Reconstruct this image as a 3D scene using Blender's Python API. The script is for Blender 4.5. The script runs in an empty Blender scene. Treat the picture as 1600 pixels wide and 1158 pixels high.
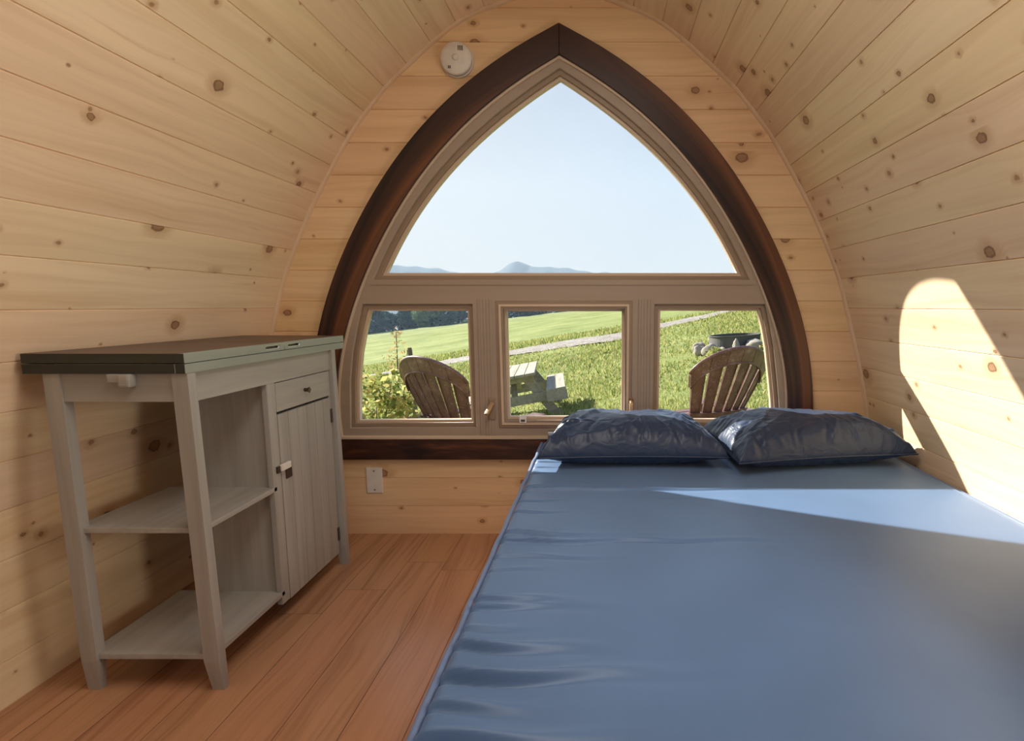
import bpy, bmesh, math, random
import numpy as np
from mathutils import Vector, Matrix
random.seed(7); np.random.seed(7)
scene = bpy.context.scene
C = scene.collection

# ------------------------------------------------------------------ camera, sky, sun, exposure
D = 2.65                     # distance from the camera to the inside face of the front wall
F_PX = 974.0
cam_d = bpy.data.cameras.new('camera'); cam = bpy.data.objects.new('camera', cam_d); C.objects.link(cam)
cam.location = (0, 0, 1.0)
cam.rotation_euler = (math.pi/2 - math.atan(0.14), 0, 0)
cam_d.sensor_width = 36.0; cam_d.sensor_fit = 'HORIZONTAL'
cam_d.lens = 36.0*F_PX/1600
cam_d.shift_x = -(942-800)/1600
cam_d.shift_y = (478+F_PX*0.14-579)/1600
cam_d.clip_start = 0.02; cam_d.clip_end = 6000
scene.camera = cam

world = bpy.data.worlds.new('sky'); scene.world = world; world.use_nodes = True
wn = world.node_tree; wn.nodes.clear()
SUN_DIR = Vector((1.40, -1.08, -1.0)).normalized()
def wnode(t, **k):
    n = wn.nodes.new(t)
    for a, b in k.items(): setattr(n, a, b)
    return n
tc = wnode('ShaderNodeTexCoord'); sep = wnode('ShaderNodeSeparateXYZ')
wn.links.new(tc.outputs['Generated'], sep.inputs[0])
rp = wnode('ShaderNodeValToRGB'); e = rp.color_ramp.elements
e[0].position = 0.0; e[0].color = (0.78, 0.88, 0.97, 1)
e[1].position = 1.0; e[1].color = (0.20, 0.38, 0.85, 1)
for p, c in ((0.05, (0.78, 0.88, 0.98, 1)), (0.20, (0.62, 0.76, 0.97, 1)), (0.40, (0.50, 0.66, 0.95, 1))):
    q = e.new(p); q.color = c
wn.links.new(sep.outputs['Z'], rp.inputs[0])
dot = wnode('ShaderNodeVectorMath', operation='DOT_PRODUCT'); dot.inputs[1].default_value = -SUN_DIR
wn.links.new(tc.outputs['Generated'], dot.inputs[0])
mr = wnode('ShaderNodeMapRange'); mr.inputs['From Min'].default_value = 0.52; mr.inputs['From Max'].default_value = 0.98
mr.inputs['To Min'].default_value = 0; mr.inputs['To Max'].default_value = 0.75
wn.links.new(dot.outputs['Value'], mr.inputs['Value'])
mx = wnode('ShaderNodeMix', data_type='RGBA'); mx.inputs[7].default_value = (1.1, 1.1, 1.08, 1)
wn.links.new(mr.outputs[0], mx.inputs[0]); wn.links.new(rp.outputs[0], mx.inputs[6])
bg = wnode('ShaderNodeBackground'); bg.inputs['Strength'].default_value = 0.64
wn.links.new(mx.outputs[2], bg.inputs['Color'])
wo = wnode('ShaderNodeOutputWorld'); wn.links.new(bg.outputs[0], wo.inputs['Surface'])

sun_d = bpy.data.lights.new('sun', 'SUN'); sun_d.energy = 10.5; sun_d.angle = math.radians(0.6); sun_d.color = (1, 0.95, 0.86)
sun = bpy.data.objects.new('sun', sun_d); C.objects.link(sun)
sun.rotation_euler = SUN_DIR.to_track_quat('-Z', 'Y').to_euler(); sun.location = (-20, 20, 20)

# added fill light behind the camera, shining in through the glazed door
dl = bpy.data.lights.new('door_fill', 'AREA'); dl.shape = 'RECTANGLE'; dl.size = 1.7; dl.size_y = 1.75
dl.energy = 3; dl.color = (1.0, 0.97, 0.94)
dlo = bpy.data.objects.new('door_fill', dl); C.objects.link(dlo)
dlo.location = (-0.173, -1.66, 1.05); dlo.rotation_euler = (math.pi/2, 0, 0)

# added fill light by the right wall, out of frame; no opening there
sl_ = bpy.data.lights.new('side_fill', 'AREA'); sl_.shape = 'RECTANGLE'; sl_.size = 0.6; sl_.size_y = 0.7; sl_.spread = math.radians(150)
sl_.energy = 10; sl_.color = (1.0, 0.94, 0.86)
slo = bpy.data.objects.new('side_fill', sl_); C.objects.link(slo)
slo.location = (0.98, 1.10, 1.12); slo.rotation_euler = Vector((-1, -0.05, 0.22)).to_track_quat('-Z', 'Y').to_euler()
# added fill light under the ceiling, out of frame, without a fixture
cl_ = bpy.data.lights.new('ceiling_fill', 'AREA'); cl_.shape = 'RECTANGLE'; cl_.size = 0.5; cl_.size_y = 1.2
cl_.energy = 11.5; cl_.color = (1.0, 0.95, 0.90)
clo = bpy.data.objects.new('ceiling_fill', cl_); C.objects.link(clo)
clo.location = (-0.12, 0.95, 2.08); clo.rotation_euler = (0.10, 0, 0)
scene.cycles.diffuse_bounces = 8; scene.cycles.max_bounces = 14

vs = scene.view_settings
vs.view_transform = 'Standard'; vs.look = 'None'; vs.gamma = 1; vs.use_curve_mapping = False
vs.exposure = 0.28

CXR = -0.173                 # centre line of the pod

# ------------------------------------------------------------------ helpers
def tag(o, label=None, cat=None, group=None, kind=None):
    if label: o['label'] = label
    if cat: o['category'] = cat
    if group: o['group'] = group
    if kind: o['kind'] = kind
    return o
def empty(name, loc=(0, 0, 0), rz=0.0):
    o = bpy.data.objects.new(name, None); C.objects.link(o)
    o.location = loc; o.rotation_euler = (0, 0, rz); o.empty_display_size = 0.1
    return o
def link_mesh(name, me, mat, parent=None, smooth=False):
    o = bpy.data.objects.new(name, me); C.objects.link(o)
    if mat:
        me.materials.clear(); me.materials.append(mat)
    if smooth:
        for p in me.polygons: p.use_smooth = True
    if parent: o.parent = parent
    return o
def from_pydata(name, v, f, mat, parent=None, smooth=False):
    me = bpy.data.meshes.new(name); me.from_pydata(v, [], f); me.update()
    return link_mesh(name, me, mat, parent, smooth)
class MB:
    def __init__(s): s.bm = bmesh.new()
    def hexa(s, bot, top, bev=0.0):
        vs_ = [s.bm.verts.new(p) for p in list(bot)+list(top)]
        fs = [(3, 2, 1, 0), (4, 5, 6, 7), (0, 1, 5, 4), (1, 2, 6, 5), (2, 3, 7, 6), (3, 0, 4, 7)]
        faces = [s.bm.faces.new([vs_[i] for i in f]) for f in fs]
        bmesh.ops.recalc_face_normals(s.bm, faces=faces)
        if bev > 0:
            ed = list({e for f in faces for e in f.edges})
            bmesh.ops.bevel(s.bm, geom=ed, offset=bev, segments=2, affect='EDGES', profile=0.6)
        return s
    def box(s, x0, x1, y0, y1, z0, z1, bev=0.0):
        x0, x1 = sorted((x0, x1)); y0, y1 = sorted((y0, y1)); z0, z1 = sorted((z0, z1))
        return s.hexa([(x0, y0, z0), (x1, y0, z0), (x1, y1, z0), (x0, y1, z0)],
                      [(x0, y0, z1), (x1, y0, z1), (x1, y1, z1), (x0, y1, z1)], bev)
    def beam(s, a, b, w, h, up=(0, 0, 1), bev=0.0):
        a = Vector(a); b = Vector(b); d = (b-a).normalized(); up = Vector(up)
        sx = d.cross(up).normalized(); sz = sx.cross(d).normalized()
        q = [(-w/2, -h/2), (w/2, -h/2), (w/2, h/2), (-w/2, h/2)]
        return s.hexa([a+sx*i+sz*j for i, j in q], [b+sx*i+sz*j for i, j in q], bev)
    def tube(s, pts, rad, n=10, cap=True):
        rings = []
        P = [Vector(p) for p in pts]
        for i, p in enumerate(P):
            d = (P[min(i+1, len(P)-1)]-P[max(i-1, 0)]).normalized()
            u = Vector((0, 0, 1)) if abs(d.z) < 0.9 else Vector((1, 0, 0))
            sx = d.cross(u).normalized(); sy = d.cross(sx)
            r = rad[i] if isinstance(rad, (list, tuple)) else rad
            rings.append([s.bm.verts.new(p+(sx*math.cos(t)+sy*math.sin(t))*r) for t in [2*math.pi*k/n for k in range(n)]])
        fs = []
        for a, b in zip(rings, rings[1:]):
            for k in range(n): fs.append(s.bm.faces.new([a[k], a[(k+1) % n], b[(k+1) % n], b[k]]))
        if cap:
            fs.append(s.bm.faces.new(list(reversed(rings[0])))); fs.append(s.bm.faces.new(rings[-1]))
        bmesh.ops.recalc_face_normals(s.bm, faces=fs)
        return s
    def build(s, name, mat, parent=None, smooth=False):
        me = bpy.data.meshes.new(name); s.bm.to_mesh(me); s.bm.free()
        return link_mesh(name, me, mat, parent, smooth)
def box(name, mat, parent, *a, bev=0.0015, smooth=False):
    return MB().box(*a, bev).build(name, mat, parent, smooth)
def fill2d(name, loops, w0, w1, mat, parent=None, bev=0.0, plane='XZ', bseg=2):
    """2-D outlines with holes, filled and thickened between w0 and w1 along the plane's normal."""
    cu = bpy.data.curves.new('tmp', 'CURVE'); cu.dimensions = '2D'; cu.fill_mode = 'BOTH'
    cu.extrude = abs(w1-w0)/2-bev; cu.bevel_depth = bev; cu.bevel_resolution = bseg; cu.offset = -bev
    for lp in loops:
        sp = cu.splines.new('POLY'); sp.points.add(len(lp)-1); sp.use_cyclic_u = True
        for i, (a, b) in enumerate(lp): sp.points[i].co = (a, b, 0, 1)
    o = bpy.data.objects.new('tmp', cu); C.objects.link(o)
    dg = bpy.context.evaluated_depsgraph_get()
    me = bpy.data.meshes.new_from_object(o.evaluated_get(dg))
    bpy.data.objects.remove(o); bpy.data.curves.remove(cu)
    mid = (w0+w1)/2
    for v in me.vertices:
        x, y, z = v.co
        v.co = (x, mid-z, y) if plane == 'XZ' else (mid+z, x, y)
    bm = bmesh.new(); bm.from_mesh(me); bmesh.ops.remove_doubles(bm, verts=bm.verts, dist=1e-5)
    bmesh.ops.recalc_face_normals(bm, faces=bm.faces); bm.to_mesh(me); bm.free()
    me.name = name
    return link_mesh(name, me, mat, parent)
def offset_loop(lp, d):
    """moves a closed outline inwards (d > 0)"""
    P = np.array(lp, float); n = len(P)
    area = 0.5*np.sum(P[:, 0]*np.roll(P[:, 1], -1)-np.roll(P[:, 0], -1)*P[:, 1])
    sgn = 1 if area > 0 else -1
    out = []
    for i in range(n):
        a, b, c = P[i-1], P[i], P[(i+1) % n]
        e1 = (b-a)/np.linalg.norm(b-a); e2 = (c-b)/np.linalg.norm(c-b)
        n1 = np.array([-e1[1], e1[0]])*sgn; n2 = np.array([-e2[1], e2[0]])*sgn
        m = n1+n2; m /= np.linalg.norm(m)
        out.append(tuple(b+m*d/max(0.3, m.dot(n1))))
    return out
def interp(v, pts):
    return float(np.interp(v, [p[0] for p in pts], [p[1] for p in pts]))
def smooth_interp(v, pts):
    """Catmull-Rom through (v, value) points"""
    xs = [p[0] for p in pts]; ys = [p[1] for p in pts]
    if v <= xs[0]: return ys[0]
    if v >= xs[-1]: return ys[-1]
    i = max(k for k in range(len(xs)-1) if xs[k] <= v)
    def sl(k):
        if k == 0: return (ys[1]-ys[0])/(xs[1]-xs[0])
        if k == len(xs)-1: return (ys[-1]-ys[-2])/(xs[-1]-xs[-2])
        return (ys[k+1]-ys[k-1])/(xs[k+1]-xs[k-1])
    h = xs[i+1]-xs[i]; t = (v-xs[i])/h
    return ((2*t**3-3*t**2+1)*ys[i]+(t**3-2*t**2+t)*h*sl(i)+(-2*t**3+3*t**2)*ys[i+1]+(t**3-t**2)*h*sl(i+1))

# ------------------------------------------------------------------ materials
class NT:
    def __init__(s, name):
        s.m = bpy.data.materials.new(name); s.m.use_nodes = True; s.t = s.m.node_tree; s.t.nodes.clear()
        s.out = s.n('ShaderNodeOutputMaterial')
    def n(s, t, **k):
        nd = s.t.nodes.new(t)
        for a, b in k.items(): setattr(nd, a, b)
        return nd
    def l(s, a, b): s.t.links.new(a, b)
    def math(s, op, a, b=None, c=None):
        nd = s.n('ShaderNodeMath', operation=op)
        for i, v in enumerate((a, b, c)):
            if v is None: continue
            if isinstance(v, (int, float)): nd.inputs[i].default_value = v
            else: s.l(v, nd.inputs[i])
        return nd.outputs[0]
    def vmath(s, op, a, b=None):
        nd = s.n('ShaderNodeVectorMath', operation=op)
        for i, v in enumerate((a, b)):
            if v is None: continue
            if isinstance(v, (tuple, list)): nd.inputs[i].default_value = v
            else: s.l(v, nd.inputs[i])
        return nd.outputs['Value'] if op in ('LENGTH', 'DOT_PRODUCT', 'DISTANCE') else nd.outputs[0]
    def comb(s, x, y, z=0.0):
        nd = s.n('ShaderNodeCombineXYZ')
        for i, v in enumerate((x, y, z)):
            if isinstance(v, (int, float)): nd.inputs[i].default_value = v
            else: s.l(v, nd.inputs[i])
        return nd.outputs[0]
    def noise(s, vec, scale, detail=3, rough=0.5, dist=0.0):
        nd = s.n('ShaderNodeTexNoise'); nd.inputs['Scale'].default_value = scale; nd.inputs['Detail'].default_value = detail
        nd.inputs['Roughness'].default_value = rough; nd.inputs['Distortion'].default_value = dist
        if vec is not None: s.l(vec, nd.inputs['Vector'])
        return nd
    def ramp(s, fac, stops):
        nd = s.n('ShaderNodeValToRGB'); e = nd.color_ramp.elements
        e[0].position = stops[0][0]; e[0].color = (*stops[0][1], 1)
        e[1].position = stops[-1][0]; e[1].color = (*stops[-1][1], 1)
        for p, c in stops[1:-1]:
            q = e.new(p); q.color = (*c, 1)
        s.l(fac, nd.inputs[0]); return nd.outputs[0]
    def mix(s, fac, a, b, mode='MIX'):
        nd = s.n('ShaderNodeMix', data_type='RGBA', blend_type=mode)
        for k, v in ((0, fac), (6, a), (7, b)):
            if isinstance(v, (int, float)): nd.inputs[k].default_value = v
            elif isinstance(v, tuple): nd.inputs[k].default_value = (*v, 1)
            else: s.l(v, nd.inputs[k])
        return nd.outputs[2]
    def maprange(s, v, a, b, c=0.0, d=1.0, smooth=True):
        nd = s.n('ShaderNodeMapRange')
        if smooth: nd.interpolation_type = 'SMOOTHSTEP'
        s.l(v, nd.inputs[0])
        for i, q in enumerate((a, b, c, d)):
            if isinstance(q, (int, float)): nd.inputs[i+1].default_value = q
            else: s.l(q, nd.inputs[i+1])
        return nd.outputs[0]
    def bsdf(s, color, rough=0.5, bump=None, bstr=0.3, bdist=0.002, **k):
        b = s.n('ShaderNodeBsdfPrincipled')
        if isinstance(color, tuple): b.inputs['Base Color'].default_value = (*color, 1)
        else: s.l(color, b.inputs['Base Color'])
        if isinstance(rough, (int, float)): b.inputs['Roughness'].default_value = rough
        else: s.l(rough, b.inputs['Roughness'])
        for a, v in k.items():
            nm = a.replace('_', ' ')
            if isinstance(v, tuple): b.inputs[nm].default_value = (*v, 1)
            elif isinstance(v, (int, float)): b.inputs[nm].default_value = v
            else: s.l(v, b.inputs[nm])
        if bump is not None:
            bn = s.n('ShaderNodeBump'); bn.inputs['Strength'].default_value = bstr; bn.inputs['Distance'].default_value = bdist
            s.l(bump, bn.inputs['Height']); s.l(bn.outputs[0], b.inputs['Normal'])
        s.l(b.outputs[0], s.out.inputs['Surface'])
        return b

def plank_wood(name, pw, light, dark, knot=True, seed=0.0, rough=0.45, gscale=1.0, knotcol=(0.13, 0.05, 0.02)):
    """boards along u, laid side by side along v (uv in metres)"""
    s = NT(name)
    uv = s.n('ShaderNodeUVMap').outputs[0]
    sp = s.n('ShaderNodeSeparateXYZ'); s.l(uv, sp.inputs[0]); u, v = sp.outputs[0], sp.outputs[1]
    vb = s.math('DIVIDE', v, pw); idx = s.math('FLOOR', vb)
    wn_ = s.n('ShaderNodeTexWhiteNoise', noise_dimensions='1D'); s.l(s.math('ADD', idx, seed+0.37), wn_.inputs['W'])
    rnd = wn_.outputs['Value']; rc = s.n('ShaderNodeSeparateColor'); s.l(wn_.outputs['Color'], rc.inputs[0])
    u2 = s.math('ADD', u, s.math('MULTIPLY', rnd, 37.0)); v2 = s.math('ADD', v, s.math('MULTIPLY', idx, 0.731))
    P = s.comb(u2, v2, s.math('MULTIPLY', idx, 1.7))
    wob = s.noise(s.comb(s.math('MULTIPLY', u2, 1.6), s.math('MULTIPLY', v2, 6.0), idx), 1.0, 2)
    dv = s.math('MULTIPLY', s.math('SUBTRACT', wob.outputs[0], 0.5), 0.09)
    kf = None
    if knot:
        def knots(cu, cv, gate, rmin, rmax, off):
            q = s.comb(s.math('ADD', s.math('DIVIDE', u2, cu), off), s.math('ADD', s.math('DIVIDE', v2, cv), off), 0.0)
            vo = s.n('ShaderNodeTexVoronoi', voronoi_dimensions='2D'); vo.inputs['Scale'].default_value = 1.0
            s.l(q, vo.inputs['Vector'])
            dlt = s.vmath('MULTIPLY', s.vmath('SUBTRACT', q, vo.outputs['Position']), (cu*0.72, cv, 0.0))
            jit = s.noise(s.comb(u, v, 0.0), 70.0, 3)
            dist = s.math('ADD', s.vmath('LENGTH', dlt), s.math('MULTIPLY', s.math('SUBTRACT', jit.outputs[0], 0.5), 0.012))
            cs = s.n('ShaderNodeSeparateColor'); s.l(vo.outputs['Color'], cs.inputs[0])
            r = s.math('ADD', rmin, s.math('MULTIPLY', s.math('POWER', cs.outputs[1], 2.0), rmax-rmin))
            on = s.math('GREATER_THAN', cs.outputs[0], gate)
            rel = s.math('DIVIDE', dist, r)
            return on, rel, cs.outputs[2]
        on1, rel1, t1 = knots(0.36, 0.125, 0.63, 0.004, 0.018, 0.0)
        on2, rel2, t2 = knots(0.17, 0.085, 0.76, 0.002, 0.008, 5.3)
        def mask(on, rel, a, b): return s.math('MULTIPLY', on, s.maprange(rel, a, b, 1.0, 0.0))
        body = s.math('MAXIMUM', mask(on1, rel1, 0.8, 1.1), mask(on2, rel2, 0.7, 1.2))
        ring = s.math('MULTIPLY', mask(on1, rel1, 1.0, 1.25), s.math('SUBTRACT', 1.0, mask(on1, rel1, 0.65, 0.95)))
        halo = s.math('MAXIMUM', mask(on1, rel1, 1.0, 3.6), mask(on2, rel2, 1.0, 3.4))
        dv = s.math('ADD', dv, s.math('MULTIPLY', halo, 0.028))
    g = s.comb(s.math('MULTIPLY', u2, 1.3*gscale), s.math('MULTIPLY', s.math('ADD', v2, dv), 52.0*gscale), idx)
    gr = s.noise(g, 1.0, 4, 0.6)
    broad = s.noise(s.comb(s.math('MULTIPLY', u2, 0.8), s.math('MULTIPLY', s.math('ADD', v2, dv), 15.0), idx), 1.0, 3)
    fac = s.math('ADD', s.math('MULTIPLY', gr.outputs[0], 0.5), s.math('MULTIPLY', broad.outputs[0], 0.55))
    col = s.ramp(fac, [(0.30, dark), (0.55, light), (0.8, tuple(min(1, c*1.12) for c in light))])
    tint = s.ramp(rnd, [(0.0, (0.93, 0.88, 0.86)), (0.3, (1.02, 0.965, 0.93)), (0.6, (1, 1, 0.95)), (1.0, (0.98, 0.96, 0.84))])
    col = s.mix(1.0, col, tint, 'MULTIPLY')
    hp = gr.outputs[0]
    st = s.noise(s.comb(s.math('MULTIPLY', u2, 1.1), s.math('MULTIPLY', s.math('ADD', v2, dv), 26.0), s.math('ADD', idx, 9.0)), 1.0, 3, 0.6)
    if knot: col = s.mix(s.math('MULTIPLY', s.maprange(st.outputs[0], 0.62, 0.80), 0.42), col, (0.50, 0.275, 0.155))
    if knot:
        col = s.mix(s.math('MULTIPLY', halo, 0.45), col, (0.46, 0.23, 0.10))
        kc = s.mix(gr.outputs[0], knotcol, (0.38, 0.19, 0.09))
        col = s.mix(s.math('MULTIPLY', body, 0.68), col, kc)
        col = s.mix(s.math('MULTIPLY', ring, 0.7), col, knotcol)
    s.bsdf(col, rough, hp, 0.12, 0.001, Specular_IOR_Level=0.35)
    return s.m

M = {}
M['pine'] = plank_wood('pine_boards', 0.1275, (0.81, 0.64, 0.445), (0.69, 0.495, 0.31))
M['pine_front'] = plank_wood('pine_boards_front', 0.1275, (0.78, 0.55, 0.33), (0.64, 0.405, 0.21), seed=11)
M['floor'] = plank_wood('laminate_boards', 0.19, (0.47, 0.245, 0.135), (0.27, 0.125, 0.065), knot=False, seed=3, rough=0.27, gscale=1.5)

def grain_wood(name, light, dark, axis=2, rough=0.5, scale=1.0, knots=False):
    s = NT(name); tcn = s.n('ShaderNodeTexCoord'); sp = s.n('ShaderNodeSeparateXYZ'); s.l(tcn.outputs['Object'], sp.inputs[0])
    mul = [40*scale]*3; mul[axis] = 2.2*scale
    P = s.comb(*[s.math('MULTIPLY', sp.outputs[i], mul[i]) for i in range(3)])
    a = s.noise(P, 1.0, 4, 0.6, 0.4)
    P2 = s.comb(*[s.math('MULTIPLY', sp.outputs[i], mul[i]*0.22) for i in range(3)])
    b = s.noise(P2, 1.0, 3, 0.5, 0.8)
    fac = s.math('ADD', s.math('MULTIPLY', a.outputs[0], 0.5), s.math('MULTIPLY', b.outputs[0], 0.5))
    col = s.ramp(fac, [(0.32, dark), (0.62, light)])
    if knots:
        vo = s.n('ShaderNodeTexVoronoi'); vo.inputs['Scale'].default_value = 3.0; s.l(tcn.outputs['Object'], vo.inputs['Vector'])
        k = s.maprange(vo.outputs['Distance'], 0.04, 0.16, 1.0, 0.0)
        col = s.mix(s.math('MULTIPLY', k, 0.7), col, tuple(c*0.35 for c in dark))
    s.bsdf(col, rough, a.outputs[0], 0.15, 0.001)
    return s.m
M['dark_x'] = grain_wood('dark_stained_pine_sill', (0.19, 0.075, 0.033), (0.016, 0.007, 0.005), 0, 0.40, 0.4, True)
M['dark_z'] = grain_wood('dark_stained_pine_arch', (0.20, 0.075, 0.03), (0.012, 0.006, 0.006), 2, 0.38, 0.22, True)
def stained(name, ax, uv=False):
    s = NT(name); tcn = s.n('ShaderNodeTexCoord'); g = tcn.outputs['UV' if uv else 'Object']
    sp = s.n('ShaderNodeSeparateXYZ'); s.l(g, sp.inputs[0]); mul = [9.0, 9.0, 9.0]; mul[ax] = 2.5
    a = s.noise(s.comb(*[s.math('MULTIPLY', sp.outputs[i], mul[i]) for i in range(3)]), 1.0, 4, 0.6, 1.2)
    b = s.noise(s.comb(*[s.math('MULTIPLY', sp.outputs[i], 60 if i != ax else 6) for i in range(3)]), 1.0, 3, 0.6, 0.6)
    f = s.math('ADD', s.math('MULTIPLY', a.outputs[0], 0.75), s.math('MULTIPLY', b.outputs[0], 0.25))
    vo = s.n('ShaderNodeTexVoronoi'); vo.inputs['Scale'].default_value = 2.4; s.l(g, vo.inputs['Vector'])
    k = s.maprange(vo.outputs['Distance'], 0.03, 0.14, 1.0, 0.0)
    col = s.ramp(f, [(0.38, (0.014, 0.006, 0.006)), (0.52, (0.050, 0.018, 0.010)), (0.66, (0.15, 0.055, 0.022))])
    col = s.mix(s.math('MULTIPLY', k, 0.8), col, (0.012, 0.006, 0.006))
    s.bsdf(col, 0.40, b.outputs[0], 0.12, 0.001, Specular_IOR_Level=0.4); return s.m
M['dark_x'] = stained('dark_stained_pine_sill_board', 0); M['dark_z'] = stained('dark_stained_pine_arch_board', 0, True)
M['tan_x'] = grain_wood('tan_window_frame_rail', (0.38, 0.29, 0.215), (0.34, 0.26, 0.19), 0, 0.45, 0.8)
M['tan_lip'] = grain_wood('tan_window_bead', (0.62, 0.47, 0.33), (0.58, 0.44, 0.31), 0, 0.35, 0.8)
M['tan_sash'] = grain_wood('brown_window_sash', (0.31, 0.215, 0.14), (0.27, 0.185, 0.12), 0, 0.42, 0.8)
M['trim_pine'] = grain_wood('pine_moulding', (0.74, 0.53, 0.34), (0.64, 0.43, 0.26), 2, 0.4, 0.6)
M['grey_z'] = grain_wood('grey_washed_pine_upright', (0.37, 0.345, 0.305), (0.27, 0.25, 0.215), 2, 0.55)
M['grey_y'] = grain_wood('grey_washed_pine_lengthwise', (0.37, 0.345, 0.305), (0.27, 0.25, 0.215), 1, 0.55)
M['grey_x'] = grain_wood('grey_washed_pine_crosswise', (0.37, 0.345, 0.305), (0.27, 0.25, 0.215), 0, 0.55)
M['sage'] = grain_wood('sage_grey_painted_edge', (0.28, 0.305, 0.26), (0.23, 0.25, 0.21), 1, 0.45)
M['top_brown'] = grain_wood('dark_brown_stained_top', (0.10, 0.055, 0.04), (0.05, 0.028, 0.022), 1, 0.42)
M['shaded_end'] = grain_wood('shaded_dark_green_end', (0.030, 0.032, 0.022), (0.015, 0.016, 0.012), 0, 0.5)  # shade on the slab's near end painted in as a darker green
M['plate'] = None
def plain(name, col, rough=0.5, metal=0.0, **k):
    s = NT(name); tcn = s.n('ShaderNodeTexCoord'); nz = s.noise(tcn.outputs['Object'], 30, 3)
    c = s.ramp(nz.outputs[0], [(0.3, tuple(x*0.93 for x in col)), (0.7, tuple(min(1, x*1.05) for x in col))])
    s.bsdf(c, rough, Metallic=metal, **k); return s.m
M['white'] = plain('white_plastic', (0.72, 0.66, 0.58), 0.35)
M['white2'] = plain('clear_white_clip', (0.85, 0.82, 0.78), 0.3)
M['mark'] = plain('dark_grey_plastic', (0.10, 0.08, 0.07), 0.5)
M['bronze'] = plain('tan_bronze_metal', (0.50, 0.33, 0.18), 0.35, 0.3)
M['steel'] = plain('brushed_steel', (0.62, 0.62, 0.60), 0.3, 0.9)
M['dark_metal'] = plain('dark_brown_metal', (0.07, 0.045, 0.035), 0.4, 0.5)
M['slot'] = plain('slot_metal', (0.55, 0.58, 0.60), 0.3, 0.6)
M['rust'] = plain('weathered_fire_ring_steel', (0.12, 0.115, 0.105), 0.7, 0.3)

def glass_mat():
    s = NT('window_glass')
    lw = s.n('ShaderNodeLayerWeight'); lw.inputs['Blend'].default_value = 0.5
    fr = s.math('ADD', 0.001, s.math('MULTIPLY', 0.9, s.math('POWER', lw.outputs['Facing'], 5.0)))
    tr = s.n('ShaderNodeBsdfTransparent'); tr.inputs[0].default_value = (0.97, 0.98, 0.975, 1)
    gl = s.n('ShaderNodeBsdfGlossy'); gl.inputs['Roughness'].default_value = 0.01
    mxs = s.n('ShaderNodeMixShader'); s.l(fr, mxs.inputs[0]); s.l(tr.outputs[0], mxs.inputs[1]); s.l(gl.outputs[0], mxs.inputs[2])
    s.l(mxs.outputs[0], s.out.inputs['Surface']); return s.m
M['glass'] = glass_mat()

def fabric(name, col, rough=0.45, weave=420, bstr=0.05, sheen=0.3, sheentint=(0.6, 0.75, 1.0), spec=0.5, crumple=False):
    s = NT(name); tcn = s.n('ShaderNodeTexCoord')
    n1 = s.noise(tcn.outputs['Object'], weave, 2) if not crumple else s.noise(tcn.outputs['Object'], 11, 2, 0.5, 1.6); n2 = s.noise(tcn.outputs['Object'], 5, 3)
    c = s.ramp(n2.outputs[0], [(0.3, tuple(x*0.95 for x in col)), (0.7, tuple(x*1.06 for x in col))])
    s.bsdf(c, rough, n1.outputs[0], bstr, (0.03 if crumple else 0.001), Sheen_Weight=sheen, Sheen_Roughness=0.4, Sheen_Tint=sheentint, Specular_IOR_Level=spec)
    return s.m
M['mattress'] = fabric('slate_blue_mattress_cover', (0.084, 0.155, 0.295), 0.45, sheen=0.25, spec=0.38)
M['piping'] = fabric('navy_piping', (0.12, 0.17, 0.30), 0.5)
M['pillow'] = fabric('navy_nylon_pillow', (0.020, 0.036, 0.080), 0.43, weave=900, bstr=0.26, sheen=0.1, spec=0.45, crumple=True)

def adiron_mat():
    s = NT('weathered_brown_chair_plastic'); tcn = s.n('ShaderNodeTexCoord')
    n1 = s.noise(tcn.outputs['Object'], 9, 5, 0.65); n2 = s.noise(tcn.outputs['Object'], 60, 3, 0.7)
    c = s.ramp(n1.outputs[0], [(0.3, (0.11, 0.055, 0.048)), (0.55, (0.19, 0.095, 0.085)), (0.75, (0.32, 0.22, 0.205))])
    c = s.mix(s.maprange(n2.outputs[0], 0.60, 0.72), c, (0.40, 0.35, 0.33))
    s.bsdf(c, 0.42); return s.m
M['chair'] = adiron_mat()
M['picnic'] = grain_wood('weathered_grey_timber', (0.42, 0.38, 0.30), (0.24, 0.21, 0.15), 1, 0.7)
M['post'] = grain_wood('weathered_post_timber', (0.24, 0.19, 0.12), (0.14, 0.10, 0.06), 2, 0.8)

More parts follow.
